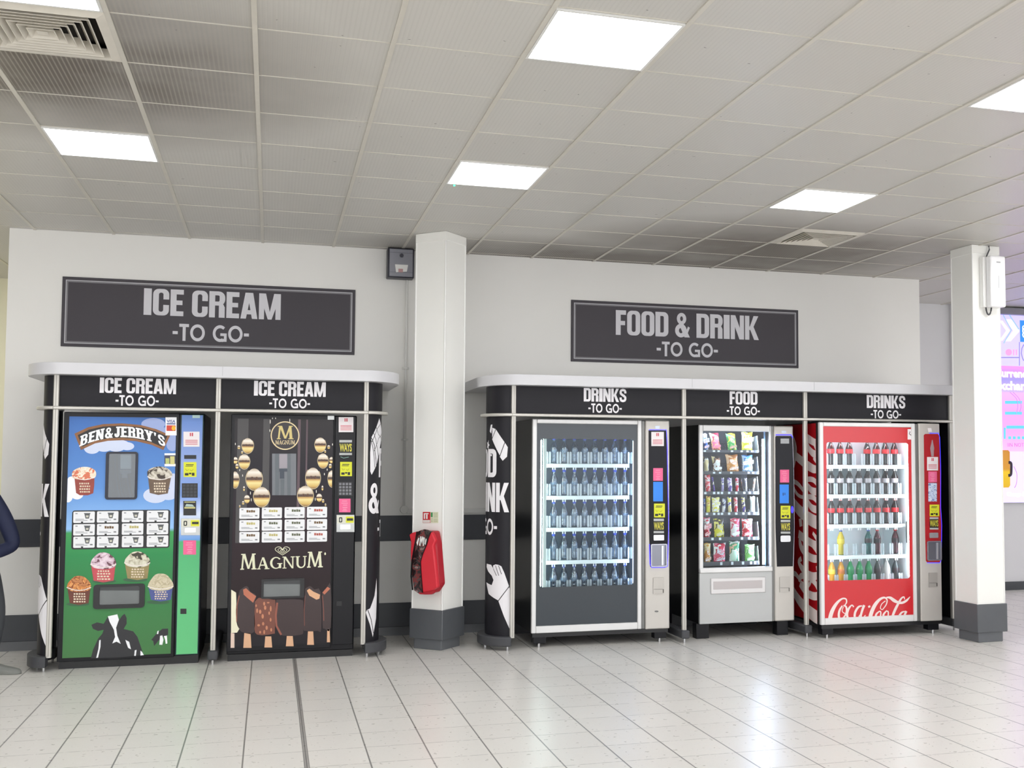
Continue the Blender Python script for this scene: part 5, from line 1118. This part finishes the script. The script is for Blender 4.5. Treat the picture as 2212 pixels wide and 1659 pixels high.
# script lettering: on the door (cut by the bottom frame) and running up the side
def script():
    """pen strokes (x, y, width) of the white script name, in crop pixels"""
    S = []
    S.append([(528, 1092, 10), (546, 1062, 14), (540, 1026, 14), (500, 1022, 16), (450, 1060, 26), (408, 1120, 36), (378, 1190, 42), (366, 1262, 40), (384, 1320, 30), (430, 1340, 20), (490, 1310, 12)])
    S.append([(500, 1098, 12), (470, 1150, 22), (462, 1210, 24), (480, 1244, 20), (520, 1220, 16), (546, 1160, 18), (540, 1108, 18), (512, 1096, 12)])
    S.append([(512, 1110, 8), (500, 1160, 8), (540, 1190, 8)])
    S.append([(624, 1112, 14), (604, 1092, 12), (570, 1130, 22), (552, 1190, 24), (566, 1238, 20), (604, 1228, 10)])
    S.append([(716, 1100, 10), (676, 1112, 20), (640, 1170, 24), (636, 1228, 22), (664, 1236, 14), (700, 1190, 12)])
    S.append([(738, 1092, 26), (716, 1150, 24), (700, 1216, 22), (716, 1240, 14), (752, 1200, 8)])
    S.append([(790, 1098, 24), (796, 1118, 24)])
    S.append([(936, 1142, 8), (976, 1088, 12), (986, 1036, 14), (958, 1010, 18), (910, 1028, 26), (862, 1080, 36), (828, 1144, 40), (806, 1210, 42), (802, 1262, 40), (830, 1320, 26), (890, 1320, 14)])
    S.append([(936, 1142, 8), (914, 1126, 8), (928, 1080, 8), (968, 1046, 8)])
    S.append([(978, 1008, 10), (1020, 1012, 26), (1060, 1040, 34), (1100, 1060, 26), (1150, 1066, 24), (1200, 1040, 22), (1236, 1000, 6)])
    S.append([(906, 1156, 10), (870, 1190, 20), (862, 1236, 22), (886, 1246, 16), (914, 1210, 14), (916, 1164, 14), (896, 1160, 8)])
    S.append([(984, 1150, 10), (950, 1190, 20), (944, 1236, 22), (968, 1246, 16), (996, 1210, 14), (998, 1164, 14), (978, 1156, 8)])
    S.append([(1176, 1030, 10), (1170, 1004, 12), (1140, 1020, 18), (1100, 1090, 26), (1066, 1160, 28), (1046, 1220, 24), (1062, 1250, 14), (1100, 1210, 8)])
    S.append([(1180, 1160, 10), (1146, 1172, 18), (1118, 1212, 22), (1124, 1244, 18), (1160, 1220, 12)])
    S.append([(1196, 1156, 24), (1172, 1214, 22), (1168, 1246, 18)])
    return S
c2 = A.F.tr(1720, 1090, 5.0278, -.011); SCR = M('script_white', (240, 226, 222), 0.3, var=0.01)
zmin = g[3]+.056
WORDS = (range(0, 6), range(6, 7), range(7, 15))
ST = script(); k = c2((0, 0), (100, 0)); sc = (k[1][0]-k[0][0])/100
for wd_ in WORDS:
    res = []
    for i in wd_:
        P = smooth_path(ST[i], 5); pts = c2(*[(x, y) for x, y, w in P])
        for q in stroke(pts, [w*sc for x, y, w in P]):
            c = clip([(b, a) for a, b in q], zmin, False)
            if len(c) >= 3: res.append([(a, b) for b, a in c])
    plate('script_lettering', A.F, res, -.0115, -.0105, SCR, t)
# red side sheet with the same script reading upwards
SIDE = Frame((x0+.003, yf, 0), (0, -1, 0), (0, 0, 1), (-1, 0, 0))
sd = obj('side_sheet', MB().fbox(SIDE, -.845, -.075, .135, 1.876, 0, .0012), M('side_red', (168, 16, 26), 0.3, var=0.03), t)
fs_ = lambda x, y: (-(1250-y)/250*.62-.02, .12+(x-340)/900*1.72)
for wd_ in WORDS:
    res = []
    for i in wd_:
        P = smooth_path(ST[i], 5); pts = [fs_(x, y) for x, y, w in P]
        for q in stroke(pts, [w/250*.62+.012 for x, y, w in P]):
            c = clip(q, -.843, False); c = clip(c, -.077, True) if len(c) >= 3 else c
            if len(c) >= 3: res.append(c)
    if res: plate('script_lettering', SIDE, res, .0012, .002, SCR, sd)
# fittings
B = Off(t, F); B.K(1720, 800, 5.5306)
k1 = F.tr(1720, 800, 5.5306, .007); k2 = F.tr(1720, 1090, 5.0278, .007)
A = Art(t, F)
inset = k1((1524, 775), (1540, 760), (1690, 760), (1706, 780))+[k1((1722, 1300))[0], k2((1574, 250))[0], k2((1570, 610))[0], k2((1556, 626))[0], k2((1420, 626))[0], k2((1408, 610))[0], k2((1400, 300))[0]]
fp('pay_inset', inset, .006, .009, M('inset_red', (176, 34, 40), 0.2, var=0.04))
fp('blue_light', stroke(k1((1590, 752), (1700, 752), (1712, 800), (1724, 1200))+k2((1566, 20), (1578, 220), (1574, 600), (1556, 632), (1420, 632)), .005), .009, .0105, LEDB)
B.put('white_tag', B.k((1560, 690), (1606, 690), (1616, 735), (1572, 738)), PAPER, 0)
B.put('bottle_picture', B.k((1606, 1030), (1596, 960), (1592, 930), (1608, 860), (1612, 832), (1622, 832), (1626, 860), (1640, 930), (1636, 960), (1634, 1030)), M('bottle_silver', (196, 170, 176), 0.25, 0.4), 2)
sticker_notice(B, 1555, 1035, 1686, 1196); sticker_pink(B, 1570, 1208, 1672, 1336)
B.put('picture_screen', B.q(1570, 1345, 1672, 1566), SPOTS('screen_ice', [(196, 212, 240), (222, 232, 248), (120, 140, 190), (206, 220, 244)], 26, 0.3), 2)
B.K(1720, 1090, 5.0278)
sticker_yellow(B, 1442, 0, 1545, 126); sign_ways(B, 1442, 136, 1536, 270)
B.put('note_slot', [B.rq(1438, 304, 1532, 360, .006)], M('slot_chrome', (0, 0, 0)), 2, h=0.006)
tray(B, 1412, 394, 1566, 606); coin_door(B, 1432, 738, 1526, 896)
A2 = Art(t, F); A2.K(1720, 800, 5.5306); e = A2.put('paper_tag', [(a, b) for a, b in A2.q(1338, 702, 1396, 826)], PAPER, -14); A2.put('tag_figure', stroke(A2.k((1366, 730), (1358, 760), (1380, 775)), .006), INK, -13, e)

# ------------------------------------------------------------ snack machine
yf = -0.95; F = front(yf); x0, xd, xe, zb, zt = 3.588, 4.278, 4.490, 0.129, 1.855
t = thing('snack_machine', 'silver snack machine with crisps and sweets, middle bay of the long kiosk', 'vending machine', (4.04, -.5, 0))
S1 = F.tr(1510, 920, 10.37); S2 = F.tr(1510, 1070, 10.37); C7 = F.tr(1460, 780, 5.184); C8 = F.tr(1460, 1080, 5.184)
gx0, gx1, gz0, gz1 = 3.624, 4.264, 0.612, 1.802; yb = yf+.82
cab = MB().box(x0+.002, x0+.02, yf+.03, yb, zb, zt).box(x0+.02, xe-.01, yf+.52, yb, zb, zt).box(gx1+.006, xe-.004, yf+.03, yf+.52, zb, zt).box(x0+.02, gx1+.006, yf+.03, yf+.52, zt-.02, zt).box(x0+.02, gx1+.006, yf+.03, yf+.52, zb, .56)
obj('cabinet', cab, BLACK, t)
obj('case_back', MB().box(x0+.02, gx1+.006, yf+.50, yf+.519, .56, zt-.02), M('case_dark', (58, 60, 66), 0.5), t)
fr = MB()
for u0, u1, v0, v1 in ((x0, gx0, gz0-.02, zt), (gx1, xd, gz0-.02, zt), (gx0, gx1, gz1, zt)): fr.box(u0, u1, yf, yf+.03, v0, v1)
obj('door_frame', fr, SILVER, t, bevel=0.006)
obj('door_glass', MB().box(gx0-.002, gx1+.002, yf+.012, yf+.014, gz0-.03, gz1+.002), PANE, t)
z1, z2 = C8((600, 755))[0][1], C8((600, 812))[0][1]
obj('glass_ledge', MB().box(x0, xd, yf-.012, yf+.03, z2, z1), SILVER, t, bevel=0.008)
lp = obj('lower_panel', MB().box(x0, xd, yf, yf+.03, zb, z2), M('panel_silver', (186, 188, 188), 0.34, 0.15, var=0.02), t, bevel=0.004)
q = C8((388, 1055), (1000, 860)); obj('delivery_flap', MB().fbox(F, q[0][0], q[1][0], q[0][1], q[1][1], -.002, .010), M('flap_silver', (212, 210, 210), 0.3, 0.3, var=0.02), t, bevel=0.006)
q = C8((415, 1002), (962, 896)); obj('flap_recess', MB().fbox(F, q[0][0], q[1][0], q[0][1], q[1][1], .008, .0112), M('flap_inner', (184, 178, 178), 0.35, 0.3, var=0.02), t, bevel=0.002)
obj('hinge_strip', MB().box(xd+.001, xd+.022, yf+.006, yf+.03, zb, zt-.002), HINGE, t, bevel=0.003)
pc = obj('pay_column', MB().box(xd+.022, xe, yf-.006, yf+.03, zb, zt), BEIGE, t, bevel=0.012, seg=3)
for x, w in ((x0-.02, .12), (xe-.155, .11)): obj('foot', MB().box(x, x+w, yf+.03, yf+.12, 0, zb), PANEL, t, bevel=0.004)
obj('foot', MB().box(x0+.02, xe-.02, yb-.09, yb-.01, 0, zb), PANEL, t)
A = Art(t, F); k7 = F.tr(1460, 780, 5.184, .007); k8 = F.tr(1460, 1080, 5.184, .007)
fp('pay_inset', k7((1114, 850), (1124, 838), (1290, 838), (1300, 850))+[k7((1316, 1200))[0], k8((1322, 300))[0], k8((1308, 742))[0], k8((1132, 746))[0], k8((1116, 300))[0]], .006, .009, NIGHT)
fp('blue_light', stroke(k7((1118, 826), (1290, 826), (1306, 860)), .009), .0065, .009, LEDB)
fp('edge_light', stroke(k7((1306, 830), (1318, 1200))+k8((1326, 300), (1316, 740)), .003), .0065, .009, M('edge_pale', (206, 206, 226), 0.3))
B = Off(t, F); B.K(1460, 780, 5.184)
B.put('status_plate', B.q(1180, 780, 1232, 806), M('status_pale', (0, 0, 0)), -4)
B.put('display', B.q(1166, 868, 1262, 924), M('display_grey', (150, 152, 154), 0.3, 0.3, var=0.2, scale=80), 2)
sticker_pink(B, 1160, 1216, 1262, 1360); e = B.put('blue_screen', B.q(1156, 1382, 1258, 1592), BLUEP, 2); B.put('screen_mark', [B.q(1190, 1474, 1200, 1506), B.q(1210, 1474, 1218, 1500)], M('mark_navy', (30, 60, 120), 0.4), 3, e)
B.K(1460, 1080, 5.184)
sticker_yellow(B, 1168, 64, 1276, 208); sign_ways(B, 1168, 222, 1274, 376)
B.put('blue_badge', B.k(*ell(1296, 108, 15, 40, 14)), LEDB, 2)
B.put('note_slot', B.rq(1160, 396, 1272, 468, .012), M('slot_chrome', (0, 0, 0)), 2, h=0.012, bevel=.004); coin_door(B, 1156, 860, 1268, 1032)
STRIPF = EM('case_lamp_bright', (214, 226, 255), CASE_LAMP*2.6)
# trays, coils, lamp
ys = yf+.13; G = front(ys); s1 = G.tr(1510, 920, 10.37); s2 = G.tr(1510, 1070, 10.37)
trz = [(s1((700, 540))[0][1], s1((700, 590))[0][1]), (s1((700, 1018))[0][1], s1((700, 1075))[0][1]), (s1((700, 1465))[0][1], s1((700, 1530))[0][1]), (s2((700, 375))[0][1], s2((700, 440))[0][1]), (s2((700, 930))[0][1], s2((700, 1000))[0][1]), (s2((700, 1478))[0][1], s2((700, 1560))[0][1])]
TRAY = M('tray_dark', (70, 72, 78), 0.4, var=0.05); TAG = M('price_tag', (222, 232, 238), 0.4); COIL = M('coil_steel', (120, 122, 126), 0.3, 0.7)
tx0, tx1 = x0+.022, s1((1318, 800))[0][0]
TAGS = [[120, 325, 430, 728, 945, 1075, 1180], [325, 460, 710, 1100, 1200], [130, 325, 420, 500, 660, 820, 1000, 1120, 1230], [170, 330, 430, 505, 665, 825, 985, 1110, 1230], [290, 460, 950, 1110, 1220], [485, 730, 970, 1150, 1240]]
for k, (za, zb_) in enumerate(trz):
    tr_ = obj('tray', MB().box(tx0, tx1, ys-.004, ys+.36, zb_-.004, zb_+.004), TRAY, t)
    obj('tray_front', MB().box(tx0, tx1, ys-.010, ys-.002, zb_-.004, za), TRAY, tr_)
    m = MB(); sk = (s1 if k < 3 else s2)
    for x in TAGS[k]:
        u = sk((x, 700))[0][0]; m.box(u-.011, u+.011, ys-.0115, ys-.010, zb_+.002, za-.004)
    obj('price_tag', m, TAG, tr_)
    obj('tray_end', MB().add([(tx1, ys-.01, zb_), (tx1, ys+.3, zb_), (tx1, ys+.3, za+.10), (tx1, ys+.02, za+.13), (tx1+.006, ys-.01, zb_), (tx1+.006, ys+.3, zb_), (tx1+.006, ys+.3, za+.10), (tx1+.006, ys+.02, za+.13)], [(0, 1, 2, 3), (4, 7, 6, 5), (0, 3, 7, 4), (1, 5, 6, 2), (2, 6, 7, 3), (0, 4, 5, 1)]), TAG, tr_)
lx = s1((1345, 700), (1398, 700))
obj('case_lamp', MB().box(lx[0][0]+.004, lx[1][0]-.004, ys-.065, ys-.045, gz0+.01, s1((0, 285))[0][1]), STRIPF, t, bevel=0.004)
obj('lamp_post', MB().box(s1((1430, 0))[0][0], gx1-.01, ys-.05, ys-.02, gz0, gz1), M('post_blue', (92, 116, 140), 0.3, 0.4), t)
obj('case_lamp', MB().box(tx0+.03, tx1, ys-.065, ys-.05, zt-.042, zt-.03), STRIPF, t)  # extra strip added out of sight at the top to brighten the snacks
# the snacks
def snack(row, x, w, h, cols, label, slim=False, lean=0.0, patch=None):
    sk = (s1 if row < 3 else s2); zc = trz[row][0]
    u = sk((x, 700))[0][0]+.01; wd_ = w/10.37/260.0*1.12; hh = h/10.37/260.0; z0 = trz[row][1]+.0045
    b = thing('snack_bar' if slim else 'crisp_bag', label, 'sweet' if slim else 'crisps', (u, ys+.02, z0), 'snacks in the silver machine')
    hh = hh+(zc-z0)
    nx, nz = 6, 10; m = MB(); th = .012 if slim else .024
    for sgn in (-1, 1):
        o = len(m.v)
        for j in range(nz+1):
            tz = j/nz; e = (1-abs(2*tz-1)**4)
            for i in range(nx+1):
                ti = i/nx*2-1; side = wd_/2*(1-.10*e+.02*math.sin(9*tz+x))
                m.v.append(Vector((u+ti*side+lean*tz*hh, ys+.02+sgn*th*e*(1-abs(ti)**2.5)*(1+.12*math.sin(7*tz+5*ti+x))+.0006*sgn, z0+tz*hh+.004*math.sin(ti*4+x)*(tz > .9))))
        for j in range(nz):
            for i in range(nx): a = o+j*(nx+1)+i; m.f.append((a, a+1, a+nx+2, a+nx+1))
    n1 = (nx+1)*(nz+1)
    edge = [i for i in range(nx+1)]+[j*(nx+1)+nx for j in range(1, nz+1)]+[nz*(nx+1)+i for i in range(nx-1, -1, -1)]+[j*(nx+1) for j in range(nz-1, 0, -1)]
    for a, c in zip(edge, edge[1:]+edge[:1]): m.f.append((a, c, c+n1, a+n1))
    bag = obj('wrapper', m, SPOTS('wrap_%d_%d' % (row, x), cols, 13 if not slim else 22, 0.25), b, smooth=True)
    if patch:
        pm = MB(); rr = random.Random(x*7+row)
        def band_(z_a, z_b, wa, sk_):
            pm.add([(u+p_*wd_*wa+lean*hh*q_+sk_*p_, ys+.02-th*1.16-.001, z0+hh*(q_+sk_*p_*4)) for p_, q_ in ((-1, z_a), (0, z_a-.03), (1, z_a), (1.04, z_b), (0, z_b+.03), (-1.04, z_b))], [tuple(range(6))])
        band_(.50, .70, .36, .012*rr.choice((-1, 1))); band_(.22, .34, .26, .01)
        obj('wrapper_label', pm, SPOTS('patch_%d_%d' % (row, x), [patch, cols[0], patch, cols[1]], 30, 0.3), b)
    return b
Wt, Yl, Rd, Bl, Gn, Or, Pk, Pu, Bk, Br, Cr = (240, 240, 240), (230, 226, 50), (214, 40, 60), (70, 120, 210), (70, 160, 80), (220, 150, 70), (236, 130, 160), (90, 70, 160), (40, 40, 44), (150, 100, 60), (236, 220, 170)
for a in [
 (0, 158, 110, 390, (Bl, (180, 210, 240), Wt, (60, 100, 190)), 'blue and white crisp bag at the left end of the top tray', False, -.10, (236, 200, 180)), (0, 395, 215, 400, (Pk, (240, 200, 140), Rd, Cr), 'pink and cream crisp bag, second on the top tray', False, -.18, (226, 120, 130)),
 (0, 755, 220, 400, (Gn, (120, 190, 110), Yl, (60, 130, 70)), 'green and yellow crisp bag, third on the top tray', False, -.16, (210, 150, 140)), (0, 1072, 265, 430, (Yl, (236, 236, 130), (220, 214, 40), (246, 246, 190)), 'bright yellow crisp bag at the right end of the top tray', False, 0, (222, 232, 232)),
 (1, 170, 130, 350, (Cr, Wt, (60, 60, 60), (226, 190, 140)), 'cream and black crisp bag at the left end of the second tray', False, -.06, None), (1, 415, 210, 360, (Wt, Br, (70, 56, 50), Cr), 'brown and white crisp bag, second on the second tray', False, -.12, (226, 236, 236)),
 (1, 765, 290, 400, (Or, (226, 170, 110), (190, 120, 60), (240, 200, 160)), 'orange brown crisp bag, third on the second tray', False, -.12, (240, 236, 240)), (1, 1085, 255, 385, ((120, 180, 236), Wt, (70, 140, 220), (190, 220, 246)), 'pale blue crisp bag at the right end of the second tray', False, -.04, (236, 230, 170)),
 (2, 200, 130, 390, (Rd, Wt, (240, 150, 160), (220, 60, 70)), 'red and white chocolate bar at the left end of the third tray', True, -.05, None), (2, 340, 44, 340, (Pu, (120, 100, 190), (60, 40, 110), Wt), 'slim purple chocolate bar, second on the third tray', True, -.14, None),
 (2, 520, 64, 320, ((180, 170, 220), (150, 140, 200), Wt, Pu), 'lavender chocolate bar, third on the third tray', True, 0, None), (2, 700, 110, 320, (Pu, (200, 180, 226), Wt, (170, 150, 210)), 'wide purple and white chocolate bar on the third tray', True, -.08, None),
 (2, 850, 80, 320, (Rd, Pk, Wt, (226, 90, 100)), 'red and pink chocolate bar on the third tray', True, -.02, None), (2, 965, 36, 300, ((60, 40, 40), (110, 80, 80), Bk, Br), 'thin dark chocolate bar on the third tray', True, -.10, None),
 (2, 1055, 60, 310, (Wt, (206, 200, 230), (180, 176, 220), Wt), 'whitish chocolate bar on the third tray beside the thin dark one', True, -.06, None), (2, 1195, 56, 300, ((236, 200, 180), Wt, (220, 180, 160), Cr), 'beige chocolate bar at the right end of the third tray', True, .16, None),
 (3, 112, 34, 320, ((200, 214, 250), Bl, (60, 90, 200), Wt), 'blue edged chocolate bar at the left end of the fourth tray', True, 0, None), (3, 205, 100, 380, (Yl, (226, 190, 40), (240, 230, 120), Or), 'plain yellow chocolate bar, second on the fourth tray', True, 0, None),
 (3, 370, 180, 350, (Yl, Wt, (240, 236, 150), (220, 214, 200)), 'yellow and white sweet bag, third on the fourth tray', True, 0, (226, 230, 236)), (3, 550, 90, 320, (Wt, (200, 206, 226), (70, 76, 110), Wt), 'white and navy chocolate bar on the fourth tray', True, .04, None),
 (3, 695, 90, 350, (Cr, Yl, Wt, Pu), 'yellow and white chocolate bar with purple top on the fourth tray', True, -.06, None), (3, 830, 90, 350, (Rd, (226, 120, 130), Wt, (200, 40, 50)), 'red chocolate bar on the fourth tray', True, -.04, None),
 (3, 1015, 80, 340, (Pu, Yl, Wt, (60, 40, 90)), 'purple and yellow chocolate bar on the fourth tray', True, -.10, None), (3, 1200, 120, 370, (Wt, (226, 240, 236), (206, 226, 220), Wt), 'white sweet packet at the right end of the fourth tray', True, 0, None),
 (4, 168, 150, 460, (Rd, Pk, Wt, (226, 60, 90)), 'red and pink sweet bag at the left end of the fifth tray', False, 0, (246, 226, 226)), (4, 450, 240, 430, (Yl, (226, 220, 60), (60, 50, 30), (240, 236, 120)), 'yellow and black sweet bag, second on the fifth tray', False, -.04, (200, 200, 190)),
 (4, 800, 230, 440, (Wt, Pk, (214, 60, 90), (240, 214, 220)), 'pink and white sweet bag, third on the fifth tray', False, 0, (230, 240, 244)), (4, 1080, 260, 420, (Rd, (236, 100, 110), Wt, (220, 60, 66)), 'red sweet bag with white heart at the right end of the fifth tray', False, -.02, (246, 226, 226)),
 (5, 178, 160, 440, (Or, (240, 196, 110), Cr, (230, 170, 90)), 'orange sweet bag at the left end of the bottom tray', False, 0, (236, 236, 240)), (5, 450, 290, 430, ((216, 70, 100), Pk, (200, 50, 76), Wt), 'rose red sweet bag, second on the bottom tray', False, 0, (206, 226, 236)),
 (5, 785, 250, 470, ((206, 240, 220), Wt, (60, 150, 100), (226, 190, 160)), 'mint green and white sweet bag, third on the bottom tray', False, 0, None), (5, 1128, 240, 390, ((140, 210, 110), (90, 180, 90), (190, 236, 170), (120, 200, 100)), 'lime green sweet bag at the right end of the bottom tray', False, 0, (226, 244, 236))]:
    snack(a[0], a[1], a[2], a[3], a[4], a[5], a[6], a[7], a[8])
for k in range(6):
    sk = (s1 if k < 3 else s2); xsn = [160, 400, 760, 1080] if k in (0, 1, 4, 5) else [205, 370, 530, 690, 850, 1020, 1180]
    for x in xsn:
        u = sk((x, 700))[0][0]; r_ = .042 if len(xsn) == 4 else .022; zc = trz[k][1]+.006+r_
        obj('coil', MB().tube([(u+r_*math.cos(a*.6), ys+.06+a*.0032, zc+r_*math.sin(a*.6)) for a in range(72)], .0022, 4), COIL, t)
# ================================================================== person at the left edge (only an elbow, a trouser leg and a shoe reach into the picture)
def skin(name, nodes, edges, mat, parent, sub=2, root=0):
    me = bpy.data.meshes.new(name); off = OFF[parent.name]
    me.from_pydata([Vector(p)-off for p, r in nodes], edges, []); me.materials.append(mat)
    o = bpy.data.objects.new(name, me); COL.objects.link(o); o.parent = parent; OFF[o.name] = off
    sk = o.modifiers.new('skin', 'SKIN'); sk.use_smooth_shade = True
    for i, (p, r) in enumerate(nodes):
        v = me.skin_vertices[0].data[i]; v.radius = r if isinstance(r, tuple) else (r, r); v.use_root = (i == root)
    ss = o.modifiers.new('subsurf', 'SUBSURF'); ss.levels = sub; ss.render_levels = sub
    return o
PX, PY = -2.085, -1.05
PS = .93
t = thing('person', 'person in a navy jacket and dark grey trousers standing cut off by the left edge', 'person', (PX, PY, 0))
P = lambda x, y, z: (PX+x*PS, PY+y*PS, z*PS)
SKINM = M('skin', (206, 160, 136), 0.5, var=0.06); NAVY = M('navy_cloth', (22, 30, 62), 0.7, var=0.18, scale=18); TROU = M('trouser_cloth', (66, 69, 74), 0.75, var=0.12, scale=24); SHOEM = M('shoe_grey', (122, 124, 120), 0.55, var=0.1); HAIR = M('hair_brown', (64, 46, 36), 0.6, var=0.2, scale=60)
nodes = [(P(0, 0, .98), .085), (P(0, 0, 1.18), .085), (P(0, 0, 1.36), .085), (P(0, 0, 1.50), .040), (P(0, -.026, 1.585), (.066, .066)), (P(0, -.018, 1.655), (.082, .095)), (P(0, -.002, 1.735), (.078, .092)),
         (P(.15, 0, 1.40), .045), (P(.27, .03, 1.17), .040), (P(.345, .04, .975), .036), (P(.24, -.07, .93), .030), (P(.16, -.13, .91), .028),
         (P(-.16, 0, 1.41), .045), (P(-.21, .02, 1.12), .04), (P(-.20, -.06, .86), .029), (P(-.20, -.08, .78), .030),
         (P(.12, 0, .84), .06), (P(.195, -.01, .48), .045), (P(.17, .02, .10), .035), (P(-.095, 0, .88), .06), (P(-.10, -.01, .52), .045), (P(-.095, .02, .10), .035)]
edges = [(0, 1), (1, 2), (2, 3), (3, 4), (4, 5), (5, 6), (2, 7), (7, 8), (8, 9), (9, 10), (10, 11), (2, 12), (12, 13), (13, 14), (14, 15), (0, 16), (16, 17), (17, 18), (0, 19), (19, 20), (20, 21)]
body = skin('body', nodes, edges, SKINM, t)
for s, wx in ((1, P(.15, -.14, .90)), (-1, P(-.20, -.08, .78))):
    for k in range(4): obj('finger', MB().tube([(wx[0]-.03+.02*k, wx[1], wx[2]-.02), (wx[0]-.034+.021*k, wx[1]-.012, wx[2]-.065), (wx[0]-.03+.02*k, wx[1]-.004, wx[2]-.095-.008*(k in (1, 2)))], [.0095, .009, .0075], 8), SKINM, body, smooth=True)
    obj('thumb', MB().tube([(wx[0]-s*.03, wx[1]-.01, wx[2]+.0), (wx[0]-s*.052, wx[1]-.025, wx[2]-.03), (wx[0]-s*.05, wx[1]-.03, wx[2]-.055)], [.011, .010, .008], 8), SKINM, body, smooth=True)
obj('nose', MB().tube([P(0, -.094, 1.682), P(0, -.112, 1.650), P(0, -.100, 1.636)], [.008, .014, .012], 8), SKINM, body, smooth=True)
for s in (-1, 1):
    ex = P(s*.030, -.088, 1.672)
    obj('eye', MB().lathe([(.001, ex[2]-.011), (.009, ex[2]-.006), (.012, ex[2]), (.009, ex[2]+.006), (.001, ex[2]+.011)], ex[0], ex[1], 10), WHITE, body, smooth=True)
    obj('iris', MB().lathe([(.001, ex[2]-.006), (.006, ex[2]-.003), (.006, ex[2]+.003), (.001, ex[2]+.006)], ex[0], ex[1]-.008, 10), HAIR, body)
    obj('eyebrow', MB().tube([P(s*.012, -.096, 1.694), P(s*.030, -.099, 1.700), P(s*.050, -.090, 1.694)], [.003, .004, .002], 6), HAIR, body)
    obj('ear', MB().tube([P(s*.082, 0, 1.70), P(s*.09, .004, 1.675), P(s*.082, 0, 1.645)], [.010, .016, .010], 8), SKINM, body, smooth=True)
obj('mouth', MB().tube([P(-.022, -.082, 1.606), P(0, -.092, 1.604), P(.022, -.082, 1.606)], [.003, .006, .003], 6), M('lip', (170, 104, 96), 0.5), body)
skin('hair', [(P(0, .045, 1.585), (.066, .045)), (P(0, .035, 1.67), (.090, .072)), (P(0, .022, 1.745), (.090, .090)), (P(0, .008, 1.80), (.055, .062))], [(0, 1), (1, 2), (2, 3)], HAIR, t)
skin('jacket', [(P(0, 0, .78), (.178, .128)), (P(0, 0, .86), (.180, .130)), (P(0, 0, 1.14), (.155, .115)), (P(0, 0, 1.36), (.155, .118)), (P(0, 0, 1.50), (.068, .064)), (P(.15, 0, 1.40), .068), (P(.27, .03, 1.17), .060), (P(.335, .04, .975), .060), (P(.20, -.10, .925), .048), (P(-.175, 0, 1.41), .07), (P(-.215, .02, 1.12), .058), (P(-.20, -.055, .87), .045)],
     [(0, 1), (1, 2), (2, 3), (3, 4), (3, 5), (5, 6), (6, 7), (7, 8), (3, 9), (9, 10), (10, 11)], NAVY, t)
skin('trousers', [(P(0, 0, .88), (.140, .105)), (P(.15, 0, .80), (.115, .10)), (P(.215, -.01, .46), .090), (P(.17, .02, .07), .066), (P(-.10, 0, .80), (.105, .10)), (P(-.105, -.01, .50), .078), (P(-.095, .02, .07), .066)], [(0, 1), (1, 2), (2, 3), (0, 4), (4, 5), (5, 6)], TROU, t)
for s, dx, dy in ((1, .17, -.06), (-1, -.06, -.17)):
    a = Vector(P(.16 if s > 0 else -.095, .05, .0)); b = a+Vector((dx*1.25, dy*1.25, 0)); n = Vector((-(b-a).y, (b-a).x, 0)).normalized()
    m = MB()
    prof = [(-.25, .034, .085), (0, .040, .085), (.3, .040, .075), (.6, .046, .055), (.85, .044, .045), (1.08, .030, .035), (1.16, .012, .022)]
    for k, w, h in prof:
        c = a+(b-a)*k; m.v += [c-n*w+Vector((0, 0, .001)), c-n*w+Vector((0, 0, h*.55)), c-n*w*.5+Vector((0, 0, h)), c+n*w*.5+Vector((0, 0, h)), c+n*w+Vector((0, 0, h*.55)), c+n*w+Vector((0, 0, .001))]
    for i in range(len(prof)-1):
        for j in range(6): m.f.append((6*i+j, 6*i+(j+1) % 6, 6*i+6+(j+1) % 6, 6*i+6+j))
    m.f += [(5, 4, 3, 2, 1, 0), tuple(6*(len(prof)-1)+j for j in range(6))]
    obj('shoe', m, SHOEM, t, smooth=True, bevel=0.004)
